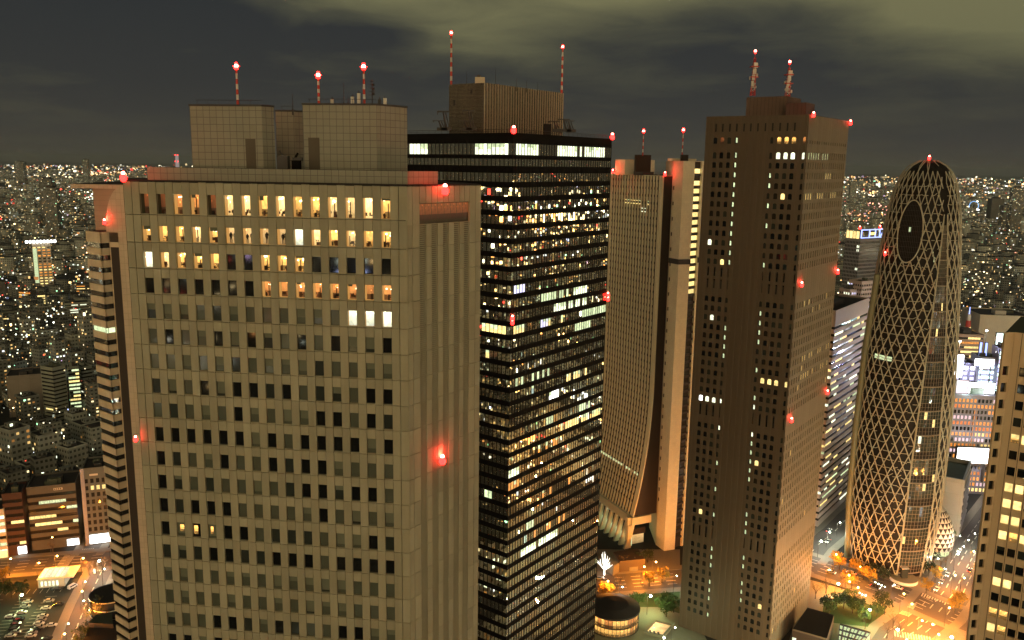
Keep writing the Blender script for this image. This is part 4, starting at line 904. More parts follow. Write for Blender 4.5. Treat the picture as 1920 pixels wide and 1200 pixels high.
# grey box with fins
gc = G(1797, 1006); hg = zat(gc, 908); BOXM = gridmat('grey_box_panel', (.30, .29, .24), 7.5, 12, .15, .8, var=.12); FINM = pmat('fin_white', (.38, .37, .36), .6)
t = MB(); root = empty('grey_hall', (gc[0], gc[1], 0), label='windowless grey box building with a green flat roof and side fins behind the egg hall', cat='building')
Ll_ = 24.0; Lr_ = 38.0; c0, c1 = step(gc, 33, Lr_), step(gc, -57, Ll_); c2 = step(c1, 33, Lr_); t.prism([c1, gc, c0, c2], 0, hg, BOXM, ROOFG); P(t.build('wall'), root)
FG = Face(gc, 33, Lr_, 1); t = MB()
for k in range(8):
    z = hg - 2.5 - k * 4.2; FG.box(t, .5, Lr_, z - 1.5, z, 0, .5, FINM); FG.box(t, .5, Lr_, z - 3.2, z - 1.6, 0, .05, GBROWN)
P(t.build('side_fin', kind=None), root); t = MB()
for (u0_, u1_, v0, v1) in ((0, Lr_, 0, 1.2), (0, Lr_, Ll_ - 1.2, Ll_), (0, 1.2, 1.2, Ll_ - 1.2), (Lr_ - 1.2, Lr_, 1.2, Ll_ - 1.2)):
    ax, ay = vec(33), vec(-57); t.prism([(gc[0] + ax[0] * u + ay[0] * v, gc[1] + ax[1] * u + ay[1] * v) for u, v in ((u0_, v0), (u1_, v0), (u1_, v1), (u0_, v1))], hg, hg + 2.2, BOXM)
P(t.build('parapet'), root)
# bright shopping block
def panel(name, label, cat, x0, x1, y0, y1, Yd, mt, thick=1.0, az=95, posts=True, group=None, backm=STEEL):
    """a lit board standing on two legs, facing the camera side"""
    a = at(x0, y1, Yd); F = Face((a[0], a[1]), az, 1, 1); L_ = walk((a[0], a[1]), az, x1, a[2]); zt_ = zat((a[0], a[1]), y0); o = MB(); F.L = L_
    F.box(o, 0, L_, a[2], zt_, -thick, -.1, backm); ob = o.build(name, label=label, cat=cat, group=group); s_ = MB(); F.quad(s_, .3, L_ - .3, a[2] + .3, zt_ - .3, .0, mt); s_.build('lit_face', ob)
    if posts:
        q = MB()
        for u in (.15, .85): F.box(q, L_ * u - .3, L_ * u + .3, max(0, a[2] - 12), a[2], -thick, -.3, STEEL)
        q.build('post', ob, kind=None)
    if mt in (EBRIGHT, ECYAN, EPINK): plight(F.pt(L_ / 2, (a[2] + zt_) / 2, 7), 12000, (.7, .75, 1) if mt is EBRIGHT else (.7, 1, .95), 1.5, ob, 'billboard_light')
    return F, L_, a[2], zt_
lc = G(1868, 905); hl = zat(lc, 850)
def shop(label, x0, x1, ytop, ybase, Yd, wallm, style, az=97, depth=22, cat='shop building', name='shop_building', **k):
    p_ = at(x0, ybase, Yd); q0 = (p_[0], p_[1]); L_ = walk(q0, az, x1, max(p_[2], 10)); hh = zat(q0, ytop)
    c = step(q0, az, L_); return block(name, label, cat, c, az - 90, depth, L_, hh, wallm, style=style, **k)
SHOPW = pmat('shop_wall', (.20, .19, .22), .6); OR = [EORANGE, EORANGE, EORANGE2, EWARM, GDARK, EPINK]
shop('shop block with rows of orange windows and white balcony lines on the bright corner', 1776, 1868, 742, 870, 505, SHOPW, 'grid', pitch=3.6, lit=2.4, litm=OR, wh=2.3, mod=2.2)
panel('vertical_banner', 'tall narrow orange banner on the orange-windowed shop block', 'banner', 1818, 1825, 765, 842, 503.5, EORANGE, posts=False)
panel('shopfront_sign', 'long blazing white shopfront sign under the orange windows', 'sign', 1792, 1856, 838, 868, 499, EBRIGHT, thick=3)
shop('squat grey block carrying the widest white billboard', 1790, 1866, 745, 800, 520, pmat('screen_block', (.3, .28, .27), .6), 'ribbon', lit=0, top=30, depth=16)
panel('billboard', 'widest glowing white billboard above the orange-windowed block', 'billboard', 1812, 1864, 716, 742, 512, EBRIGHT)
panel('billboard', 'pale pinkish billboard left of the widest white one', 'billboard', 1791, 1815, 712, 738, 511, EPINK)
shop('lavender-lit office block left of the bright crossing', 1784, 1822, 682, 760, 560, SHOPW, 'grid', pitch=3.6, lit=2.4, litm=[ELAV, ELAV, EBRIGHT], wh=2.3, mod=4)
shop('blue-lit shop tower with stacked glowing floors', 1862, 1880, 655, 760, 560, SHOPW, 'grid', pitch=3.0, lit=3, litm=[EBLUE, ECYAN, ELAV], wh=2.3, mod=1.6, depth=12)
shop('shop block with shaded windows beside the blue-lit tower', 1828, 1862, 672, 760, 566, pmat('cool_wall', (.45, .45, .5), .6), 'ribbon', pitch=3.6, lit=1.0, litm=[ELAV, ECYAN], wh=1.8, depth=16)
panel('billboard', 'brightest white screen facing the crossing, beside the cocoon tower', 'billboard', 1782, 1804, 664, 708, 552, EBRIGHT, thick=2)
panel('billboard', 'white billboard on top of the shop block by the blue tower', 'billboard', 1826, 1864, 672, 686, 556, EBRIGHT)
panel('billboard', 'highest white-cyan billboard in front of the big pale store', 'billboard', 1866, 1902, 624, 648, 590, ECYAN, thick=2)
panel('billboard', 'low white strip sign below the highest billboard', 'billboard', 1864, 1892, 650, 658, 588, EBRIGHT, posts=False)
shop('big pale windowless department store far behind the signs', 1828, 1925, 592, 680, 720, pmat('store_wall', (.52, .47, .36), .7), 'ribbon', lit=0, top=60, depth=40, plant=3)
shop('dim office block with a warm roof behind the signs', 1786, 1838, 628, 690, 680, pmat('store_wall2', (.4, .28, .2), .7), 'ribbon', pitch=3.8, lit=.8, litm=[EORANGE, EWARM], depth=25)
def vsign(x, y0, y1, Yd, lb, wd=6):
    F, L_, za, zb = panel('vertical_sign', lb, 'sign', x, x + wd, y0, y1, Yd, EBLUE, posts=False, group='blue vertical signs'); 
for (x, y, Yd, e, col) in ((1796, 720, 535, 45000, (.5, .45, 1)), (1840, 690, 548, 45000, (.42, .5, 1)), (1870, 660, 565, 60000, (.4, .6, 1)), (1850, 620, 640, 35000, (.7, .9, 1)), (1815, 850, 490, 20000, (1, .8, .55)), (1800, 640, 620, 40000, (1, .7, .4))):
    a = at(x, y, Yd); t = MB(); t.box(-.8, .8, -.4, .4, -.5, .5, EBRIGHT); t.tube((0, 0, -a[2]), (0, 0, -.5), .25, .2, STEEL, 5); o = t.build('fill_light', loc=a, label='floodlight on a tall pole, added to brighten the shop fronts of the crossing', cat='fill_light', group='added lights of the bright crossing'); plight((0, -1.5, 0), e, col, .8, o)  # lights added to wash the shop fronts in coloured glare
vsign(1834, 641, 668, 575, 'blue vertical sign with pale lettering, left one of two'); vsign(1844, 642, 670, 575, 'blue vertical sign with pale lettering, right one of two')
t = MB(); a = at(1813, 628, 700)
for k in range(4): t.tube((0, 0, 5.5 * k - 4), (0, 0, 5.5 * k + 1.5), 3.2 - .5 * k, 2.8 - .5 * k, EWARM if k == 1 else (REDP if k == 2 else EORANGE if k == 0 else WHITEP), 10)
t.tube((0, 0, 16), (0, 0, 24), .5, .3, EBLUE); t.build('lit_roof_tower', loc=a, label='glowing red and white roof turret behind the blue signs', cat='roof turret')
t = MB(); a = at(1760, 690, 0.001 + 560); 
# ------------------------------------------------------------------ right-hand beige tower
ep = at(1903, 624, 150); ZE = ep[2]; ep = (ep[0], ep[1]); EF = Face(ep, 127, 60, 1); EC_ = Face(step(ep, -98, 1.9), 82, 1.9, 1)
east = empty('hotel_tower', (ep[0], ep[1], 0), label='beige tower at the right edge with square windows in vertical bays', cat='tower')
t = MB(); EM = pmat('hotel_panel', (.62, .46, .27), .65, var=.12, scale=.3, tone=True); em = 1.72; nE_ = 34; ph = 3.15
EF.quad(t, 0, 60, 0, ZE, -.5, JOINT); EC_.quad(t, 0, 1.9, 0, ZE, -.5, JOINT); zt = ZE - 6.2; prev = ZE; rest = MB(); cnt = 0
EF.box(t, 0, 1.0, 0, ZE, -.5, .12, EM)
for k in range(nE_): EF.box(t, 1.0 + k * em, 1.0 + k * em + .42, 0, ZE, -.5, .1, EM, random.uniform(.95, 1.05)); EF.box(t, 1.0 + k * em + .17, 1.0 + k * em + .25, 0, ZE, .1, .12, JOINT)
EC_.box(t, 0, .4, 0, ZE, -.5, 0, EM); EC_.box(t, 1.5, 1.9, 0, ZE, -.5, 0, EM)
r = 0; ELIT = {}
for (px, py, n) in ((1891, 824, 2), (1876, 930, 2), (1892, 962, 2), (1888, 988, 2), (1856, 1006, 4), (1886, 1086, 0), (1851, 1079, 2), (1862, 1168, 2), (1860, 1194, 2)):
    u, z = EF.hit(px, py); ELIT.setdefault(int((ZE - 6.2 - z) / ph + 1e-3), []).append((int((u - 1.4) / em), n))
while zt > 6:
    EF.box(t, 1.0, 1.0 + nE_ * em, zt, prev, -.5, 0, EM); EC_.box(t, .4, 1.5, zt, prev, -.5, -.03, EM); prev = zt - 1.75
    for k in range(nE_):
        lit = any(a <= k < a + n for a, n in ELIT.get(r, [])) or (random.random() < .03 and k > 12)
        mt = random.choice([EWARM, ROOMA]) if lit else random.choice([GDARK, GDARK, GBROWN, GTINT2]); u = 1.42 + k * em
        big = k < 7 and cnt < 95; mb = MB() if big else rest; EF.quad(mb, u, u + em - .42, zt - 1.75, zt, -.4, mt, uvn=True)
        if random.random() < .4: EF.quad(mb, u, u + em - .42, zt - random.uniform(.2, .9), zt, -.37, GTINT2 if not lit else EWARM)
        if big: P(mb.build('window'), east); cnt += 1
    EC_.quad(rest, .4, 1.5, zt - 1.75, zt, -.4, GDARK); zt -= ph; r += 1
EF.box(t, 1.0, 1.0 + nE_ * em, 0, prev, -.5, 0, EM); EC_.box(t, .4, 1.5, 0, prev, -.5, -.03, EM)
c1 = EC_.P; e_end = step(ep, 127, 60); b0, b1 = step(e_end, 37, 22), step(c1, 37, 22)
for a, b_ in ((e_end, b0), (b0, b1), (b1, c1)): t.face([(a[0], a[1], 0), (b_[0], b_[1], 0), (b_[0], b_[1], ZE), (a[0], a[1], ZE)], EM)
P(t.build('wall'), east); P(rest.build('window', kind='stuff'), east); t = MB(); t.prism([c1, ep, e_end, b0, b1], ZE - .1, ZE + .1, EM, ROOFG); P(t.build('roof'), east)
# ------------------------------------------------------------------ striped tower left behind the front tower
qn = at(187, 436, 250); zq = qn[2]; qn = (qn[0], qn[1]); La = walk(qn, -53, 160, zq); Lb = walk(qn, 37, 204, zq); BM = gridmat('striped_wall', (.62, .49, .32), 2.4, 60, .09, .75)
s1, s2 = Face(step(qn, -53, La), 127, La, 1), Face(qn, 37, Lb, 1); stw = empty('striped_tower', (qn[0], qn[1], 0), label='beige tower with dark window stripes at the left behind the front tower', cat='office tower'); t = MB(); t2 = 0; z = zq - 3.2; k = 0; prev = zq
while z > 3:
    for F in (s1, s2):
        F.box(t, 0, F.L, z, prev, -.4, 0, BM); mb = MB(); nn = 3 if F is s1 else 2
        y_ = proj(F.pt(1, z))[1]
        for q in range(nn): F.quad(mb, F.L * q / nn, F.L * (q + 1) / nn, z - 1.55, z, -.35, (EGREEN if abs(y_ - 619) < 11 else GBROWN), tilt=(random.gauss(0, .01), random.gauss(0, .01)))
        P(mb.build('window_band'), stw) if k < 48 else None
    prev = z - 1.55; z -= 3.68; k += 1
for F in (s1, s2): F.box(t, 0, F.L, 0, prev, -.4, 0, BM); F.quad(t, 0, F.L, 0, zq - .1, -.6, JOINT)
q2 = step(qn, 37, Lb); q3 = step(q2, 97, walk(q2, 97, 223, zq)); t.face([(q2[0], q2[1], 0), (q3[0], q3[1], 0), (q3[0], q3[1], zq - 3), (q2[0], q2[1], zq - 3)], BM)
P(t.build('wall'), stw); SH = Face(q2, 97, math.dist(q2, q3), 1); t = MB(); SH.quad(t, .3, SH.L - .2, 0, zq - 4.5, .05, DBROWN); P(t.build('dark_shaft'), stw)
FT = gridmat('fin_tile', (.52, .41, .28), 1.5, 1.9, .1, .75); fs = Face(q3, 97, 14, 1); t = MB(); fs.box(t, 0, 14, 0, zq, -8, .6, FT); P(t.build('tiled_fin'), stw)
t = MB(); zt_ = zat(q3, 350); n = 12; rad = zt_ - zq; fq2 = Face(q2, 97, 20, 1); wq = rad * .42; p0 = [fq2.pt(-.4, zq, .65)] + [fq2.pt(-.4 + wq * (1 - math.cos(math.pi / 2 * i / n)), zq + rad * math.sin(math.pi / 2 * i / n), .65) for i in range(1, n + 1)] + [fq2.pt(18, zt_, .65), fq2.pt(18, zq, .65)]
t.face(p0[::-1], FT, [((p[0] - q3[0]), p[2]) for p in p0[::-1]]); t.face([(p[0] + .1, p[1] + 1.2, p[2]) for p in p0], FT)
for i in range(len(p0) - 1): t.face([p0[i], p0[i + 1], (p0[i + 1][0] + .1, p0[i + 1][1] + 1.2, p0[i + 1][2]), (p0[i][0] + .1, p0[i][1] + 1.2, p0[i][2])], FT)
P(t.build('quarter_round_fin'), stw)
ub = at(174, 360, 262); UBF = Face((ub[0], ub[1]), 97, 26, 1); t = MB(); zc_ = zat((ub[0], ub[1]), 353); TD = gridmat('upper_wall_tile', (.36, .26, .17), 26, 1.6, .08, .7); UBF.box(t, 0, 26, 0, zc_, -14, 0, TD); P(t.build('upper_wall'), stw)
t = MB(); zc2 = zat((ub[0], ub[1]), 347); UBF.box(t, -6.2, 26, zc_ - .0, zc2 + .3, -14, 1.5, FT)
q = [UBF.pt(-6.2, zc2 + .3, 1.5), UBF.pt(26, zc2 + .3, 1.5), UBF.pt(26, zc2 + .9, -14), UBF.pt(-1, zc2 + .9, -14)]; t.face(q, ROOFD); P(t.build('roof_canopy'), stw)
t = MB(); t.prism([step(qn, -53, La), qn, q2, (q2[0] + 9, q2[1] + 1), (q2[0] + 7, q2[1] + 14)], zq - .05, zq + .1, BM, ROOFD); P(t.build('roof'), stw)
a = at(196, 417, 251); beacon((a[0], a[1], a[2]), 'red warning light over the lower roof of the striped tower', .42, 500)
F = fs; u, z = fs.hit(257, 822); beacon(FR.pt(*FR.hit(258, 822), .5), 'red warning light on the left edge of the front tower', .22, 40)
# ------------------------------------------------------------------ ground, streets
def flat(name, pts, z, mt, kind='structure', th=None):
    t = MB()
    if th: t.prism(pts, z, z + th, mt)
    else: t.face([(p[0], p[1], z) for p in pts], mt, [(p[0], p[1]) for p in pts])
    return t.build(name, kind=kind)
flat('ground', [(-30000, -3000), (30000, -3000), (30000, 40000), (-30000, 40000)], -.15, GROUNDM)
def offs(pl, d):
    out = []
    for i, p in enumerate(pl):
        a, b_ = pl[max(0, i - 1)], pl[min(len(pl) - 1, i + 1)]; L_ = math.dist(a, b_); out.append((p[0] + (b_[1] - a[1]) / L_ * d, p[1] - (b_[0] - a[0]) / L_ * d))
    return out
roads = {'A': ([(-420, 340), (-330, 364), (-255, 387), (-203, 399), (-110, 398), (-30, 384), (42, 379), (87, 387), (125, 398), (150, 406)], 17),
         'B': ([(120, 440), (152, 407), (170, 392), (187, 376), (202, 356), (235, 320), (290, 262)], 19), 'C': ([(100, 245), (135, 290), (172, 337), (196, 358), (214, 378), (232, 402), (252, 427), (330, 520), (430, 645)], 19),
         'D': ([(154, 408), (166, 425), (182, 443), (199, 465), (262, 540), (340, 640)], 12), 'E': ([(-203, 396), (-193, 356), (-183, 322), (-160, 250)], 9), 'F': ([(-216, 402), (-224, 440), (-262, 560), (-300, 700)], 8),
         'G': ([(260, 300), (330, 380), (450, 520)], 14), 'H': ([(200, 240), (330, 150), (480, 60)], 16), 'I': ([(90, 240), (200, 240), (380, 330), (600, 420)], 12)}
def strip(name, pl, d0, d1, z, mt, th=None):
    A, B_ = offs(pl, d0), offs(pl, d1); t = MB()
    for i in range(len(pl) - 1):
        q = [A[i], A[i + 1], B_[i + 1], B_[i]]
        if (q[1][0] - q[0][0]) * (q[2][1] - q[0][1]) - (q[1][1] - q[0][1]) * (q[2][0] - q[0][0]) < 0: q = q[::-1]
        if th: t.prism(q, z, z + th, mt)
        else: t.face([(p[0], p[1], z) for p in q], mt, None)
    return t.build(name, kind='structure')
zz = -.03
for k, (pl, wd) in roads.items():
    strip('road', pl, -wd / 2, wd / 2, zz, ASPH); 
    for s_ in (-1, 1): strip('pavement', pl, s_ * (wd / 2 + .1), s_ * (wd / 2 + 4.2), -.10, PAVE, th=.2 + abs(zz) / 9)
    zz += .006
t = MB()
def dash(pl, off, on, gap, w_=.18, z=.05):
    P_ = offs(pl, off)
    for i in range(len(P_) - 1):
        a, b_ = P_[i], P_[i + 1]; L_ = math.dist(a, b_); d = ((b_[0] - a[0]) / L_, (b_[1] - a[1]) / L_); x = 2.0
        while x + on < L_ - 2:
            p, q = (a[0] + d[0] * x, a[1] + d[1] * x), (a[0] + d[0] * (x + on), a[1] + d[1] * (x + on)); nx, ny = d[1] * w_, -d[0] * w_
            t.face([(p[0] - nx, p[1] - ny, z), (q[0] - nx, q[1] - ny, z), (q[0] + nx, q[1] + ny, z), (p[0] + nx, p[1] + ny, z)][::-1], PAINT); x += on + gap
for k, offs_ in (('A', (-5, -1.8, 1.8, 5)), ('B', (-5.5, -2, 2, 5.5)), ('C', (-5.5, -2, 2, 5.5)), ('D', (0,)), ('E', (0,))):
    for o_ in offs_: dash(roads[k][0], o_, 5, 3.5, .22 if abs(o_) < 3 else .14)
t.build('road_marking', kind='structure')
def zebra(c, az, L_, wd, n):
    t = MB(); u = vec(az); v = (u[1], -u[0])
    for i in range(n):
        a = -L_ / 2 + L_ * i / n; b_ = a + L_ / n * .5
        t.face([(c[0] + u[0] * x + v[0] * y, c[1] + u[1] * x + v[1] * y, .06) for x, y in ((a, -wd / 2), (a, wd / 2), (b_, wd / 2), (b_, -wd / 2))], PAINT)
    t.build('crosswalk', kind='structure')
zebra(G(122, 1054), 170, 15, 5.5, 16); zebra(G(1763, 1124), 127, 16, 5, 14); zebra(G(1700, 1140), 38, 15, 5.5, 14); zebra(G(1712, 1194), 110, 15, 5, 14); zebra(G(163, 1031), 80, 7, 3, 7); zebra(G(187, 1068), 80, 8, 3.5, 8)
flat('plaza', [G(1480, 1200), G(1512, 1085), G(1670, 1128), G(1690, 1200), (130, 300)], -.05, PLAZA); flat('plaza', [G(1117, 1118), G(1275, 1104), (88, 300), (20, 290)], -.055, PLAZA)
flat('lawn', [G(1540, 1165), G(1545, 1128), G(1600, 1120), G(1668, 1150), G(1650, 1178)], -.035, GRASSM); flat('lawn', [G(1178, 1138), G(1180, 1116), G(1275, 1108), G(1274, 1150), G(1235, 1138)], -.035, GRASSM)
flat('plaza', [G(1120, 1080), G(1118, 1030), G(1275, 1030), G(1275, 1062)], -.06, PAVE)
flat('plaza', [G(1590, 1090), G(1640, 1060), G(1745, 1050), G(1790, 1040), G(1750, 1105), G(1700, 1110)], -.06, PLAZA)
LOT = pmat('lot_asphalt', (.04, .042, .035), .9, var=.25, scale=.1)
flat('parking_lot', [(-330, 345), (-258, 372), (-205, 378), (-190, 320), (-170, 250), (-300, 250)], -.045, LOT)
# parking bays
t = MB(); ld = vec(80); lw = vec(170)
def lot(u, v): o = G(118, 1113); return (o[0] - ld[0] * u + lw[0] * v, o[1] - ld[1] * u + lw[1] * v)
for row in (2, 13, 25, 36, 47):
    for k in range(20):
        a, b_ = lot(row, 2 + 2.8 * k), lot(row + 5, 2 + 2.8 * k); nx, ny = lw[0] * .1, lw[1] * .1
        t.face([(a[0] - nx, a[1] - ny, 0), (b_[0] - nx, b_[1] - ny, 0), (b_[0] + nx, b_[1] + ny, 0), (a[0] + nx, a[1] + ny, 0)], PAINT)
for k in range(16):
    a, b_ = lot(2 + 2.9 * k, -2), lot(2 + 2.9 * k, -6.5); nx, ny = ld[0] * .1, ld[1] * .1
    t.face([(a[0] - nx, a[1] - ny, 0), (b_[0] - nx, b_[1] - ny, 0), (b_[0] + nx, b_[1] + ny, 0), (a[0] + nx, a[1] + ny, 0)], PAINT)
t.build('parking_bay_marking', kind='structure')
# ------------------------------------------------------------------ cars
def make_car(paint, van=False):
    t = MB(); L2_, w2 = 2.2, .86; hb = .82
    prof_ = [(-L2_, .35), (-L2_, .72), (-1.55, .88), (-.95, 1.4), (.55, 1.42), (1.15, .92), (2.1, .76), (L2_, .5), (L2_, .35)] if not van else [(-2.3, .35), (-2.3, 1.75), (-2.1, 1.92), (1.2, 1.92), (1.85, 1.15), (2.3, .95), (2.35, .35)]
    n = len(prof_)
    def sec(y, k): return [(p[0], y * (1 - .16 * max(0, (p[1] - .9)) / .5 * k), p[1]) for p in prof_]
    A, B_ = sec(-w2, 1), sec(w2, 1)
    for i in range(n): j = (i + 1) % n; t.face([A[i], A[j], B_[j], B_[i]][::-1], paint)
    t.face(A[::-1], paint); t.face(B_, paint); body = t
    g_ = MB(); gl = GDARK
    if not van:
        g_.face([(.62, -.66, 1.40), (1.17, -.8, .95), (1.17, .8, .95), (.62, .66, 1.40)], gl); g_.face([(-1.6, -.78, .93), (-1.02, -.66, 1.38), (-1.02, .66, 1.38), (-1.6, .78, .93)], gl)
        for s_ in (-1, 1): g_.face([(-1.3, s_ * .88, .95), (1.0, s_ * .88, .95), (.5, s_ * .76, 1.34), (-.85, s_ * .76, 1.34)][::s_], gl)
    else:
        g_.face([(1.25, -.7, 1.85), (1.86, -.8, 1.2), (1.86, .8, 1.2), (1.25, .7, 1.85)], gl)
        for s_ in (-1, 1): g_.face([(-1.9, s_ * .875, 1.15), (1.5, s_ * .875, 1.15), (1.1, s_ * .79, 1.7), (-1.9, s_ * .79, 1.7)][::s_], gl)
    wl_ = MB(); wl_.tube((0, -.1, 0), (0, .1, 0), .33, .33, TYRE, 10)
    return body, g_, wl_
protos = {}
def car(p, az, kind, label, lights=False, group='cars parked in the lot'):
    if kind not in protos:
        paint = {'white': CARW, 'black': CARK, 'silver': CARS, 'van': CARW, 'taxi': CARS}[kind]; b_, g_, wm = make_car(paint, kind == 'van')
        o = b_.build('car', loc=(0, 0, 0)); g_.build('window', o)
        for x in (-1.35, 1.35):
            for y in (-.8, .8): wm.build('wheel', o, loc=(x, y, .33)) if (x, y) == (-1.35, -.8) else None
        w0 = [c for c in o.children if c.name.startswith('wheel')][0]
        for x, y in ((-1.35, .8), (1.35, -.8), (1.35, .8)): c = w0.copy(); sc.collection.objects.link(c); c.location = (x, y, .33)
        protos[kind] = [o, False]
    pr_ = protos[kind]
    if not pr_[1]: o = pr_[0]; pr_[1] = True
    else: o = pr_[0].copy(); sc.collection.objects.link(o); [c2 for c2 in [copytree(c, o) for c in list(pr_[0].children) if not c.name.startswith(('headlight', 'taillight'))]]
    o.location = (p[0], p[1], .02); o.rotation_euler = (0, 0, math.radians(90 - az)); tag(o, label, 'car', group)
    if lights:
        for nm, x, mt in (('headlight', 2.22, EHEAD), ('headlight', 2.22, EHEAD), ('taillight', -2.24, ETAIL), ('taillight', -2.24, ETAIL)):
            k = len([c for c in o.children if c.name.startswith(nm)]); t = MB(); y = -.6 if k == 0 else .6; t.box(x - .06, x + .06, y - .2, y + .2, .52, .76, mt); t.build(nm, o)
    return o
parked = [(52, 1130, 'white'), (47, 1139, 'silver'), (41, 1150, 'white'), (19, 1158, 'white'), (92, 1128, 'silver'), (110, 1135, 'black'), (86, 1142, 'white'), (80, 1157, 'white'), (77, 1164, 'silver'), (73, 1171, 'white'), (74, 1178, 'silver'), (97, 1174, 'white'), (31, 1171, 'black'), (27, 1180, 'black'), (30, 1187, 'silver'), (20, 1194, 'white'), (60, 1188, 'silver'), (58, 1194, 'white'), (88, 1199, 'black'), (36, 1163, 'black'), (66, 1184, 'black'), (107, 1106, 'black')]
plabs = ['white car at the top of the left parked row under the bright lot lamp', 'silver car second from the top of the left parked row', 'white car third from the top of the left parked row', 'white car parked alone near the left edge of the frame', 'silver car at the top of the long middle row', 'black car parked right of the top of the middle row', 'white car second in the middle row', 'white car third in the middle row', 'silver car fourth in the middle row', 'white car fifth in the middle row', 'silver car sixth in the middle row', 'white car parked alone right of the middle row',
         'black car below the lone white car at the left', 'black car near the bottom left of the lot, lower of two', 'silver car near the bottom left of the lot', 'white car at the very bottom left of the lot', 'silver car low in the middle row', 'white car lowest in the middle row', 'black car at the bottom edge right of the middle row', 'black car between the left parked cars and the bottom group', 'black car in the middle row between silver cars', 'black car parked before the white kiosk']
for (x, y, k), lb in zip(parked, plabs): car(G(x, y), 80 if random.random() < .6 else 260, k, lb)
car(G(136, 1102), 20, 'van', 'white van parked at the right end of the lit kiosk'); 
mov = [('A', 95, -4.5, 0, 'silver', 'silver car on the orange avenue left of the wide crosswalk'), ('A', 118, 4.5, 0, 'taxi', 'silver taxi waiting at the wide crosswalk'), ('A', 75, 2, 0, 'white', 'white car on the orange avenue near the left edge'), ('A', 430, -3, 0, 'black', 'black car on the avenue behind the round pavilion'), ('A', 452, 4, 0, 'white', 'white car on the avenue under the ribbed tower'), ('A', 475, -5, 0, 'silver', 'silver car on the avenue beside the brown tower'),
       ('B', 62, 3, 0, 'taxi', 'silver taxi on the road left of the cocoon forecourt'), ('B', 70, -3, 1, 'white', 'white car on the road left of the cocoon forecourt'), ('B', 84, 3, 0, 'black', 'black car in the orange road beside the plaza trees'), ('B', 92, -4, 1, 'white', 'white car beside the plaza trees'),
       ('C', 70, 5, 1, 'white', 'white car at the bottom of the right-hand street'), ('C', 80, 5.5, 1, 'silver', 'silver car second in the queue by the beige right tower'), ('C', 90, 5, 1, 'white', 'white car third in the queue by the beige right tower'), ('C', 100, 5.5, 1, 'black', 'black car fourth in the queue by the beige right tower'), ('C', 172, -5, 1, 'white', 'white car north of the crossing, left lane'), ('C', 182, -5, 1, 'taxi', 'silver taxi north of the crossing, left lane'), ('C', 192, -4, 1, 'white', 'white car behind the taxi north of the crossing'), ('C', 204, 4, 0, 'black', 'black car driving away up the right-hand street'), ('C', 215, 5, 0, 'silver', 'silver car driving away up the right-hand street'), ('C', 226, -5, 1, 'white', 'farthest white car on the right-hand street'), ('D', 30, 2.5, 1, 'white', 'white car in the bright street beside the pale office slab'), ('D', 44, -2.5, 0, 'silver', 'silver car in the bright street beside the pale office slab')]
def along(k, d, o_):
    pl = roads[k][0]
    for i in range(len(pl) - 1):
        L_ = math.dist(pl[i], pl[i + 1])
        if d <= L_ or i == len(pl) - 2:
            f_ = d / L_; u = ((pl[i + 1][0] - pl[i][0]) / L_, (pl[i + 1][1] - pl[i][1]) / L_); az = math.degrees(math.atan2(u[0], u[1]))
            return (pl[i][0] + u[0] * d + u[1] * o_, pl[i][1] + u[1] * d - u[0] * o_), az
        d -= L_
for k, d, o_, rev, kd, lb in mov:
    p, az = along(k, d, o_); car(p, az + 180 * rev, kd, lb, True, 'cars driving on the streets')
# ------------------------------------------------------------------ street lamps
def make_lamp(h, mt, r_=.42):
    t = MB(); t.tube((0, 0, -.1), (0, 0, h), .11, .07, STEEL); t.tube((0, 0, h), (1.2, 0, h + .25), .06, .05, STEEL, 5); o = t.build('street_lamp')
    q = MB(); q.ball((1.35, 0, h + .12), r_, mt, 8, 5, .75); q.build('lamp_head', o); return o
LP = {}
def lamp(x, y, kind, energy, label, h=9.0, r_=.42, group='street lamps on tall poles'):
    p = G(x, y, h); key = (kind, h, r_)
    if key not in LP: o = make_lamp(h, ELAMPO if kind == 'o' else ELAMPW, r_); LP[key] = o
    else: o = LP[key].copy(); sc.collection.objects.link(o); [copytree(c, o) for c in LP[key].children if c.type == 'MESH']
    o.location = (p[0] - 1.35, p[1], 0); tag(o, label, 'street lamp', group); energy *= (1.5 if kind == 'o' else .5); col = (1, .29, .025) if kind == 'o' else (.80, 1, .45) if kind == 'g' else (.9, 1, .85)
    if energy: plight((1.35, 0, h - .45), energy, col, .35, o)
KL = 1.9
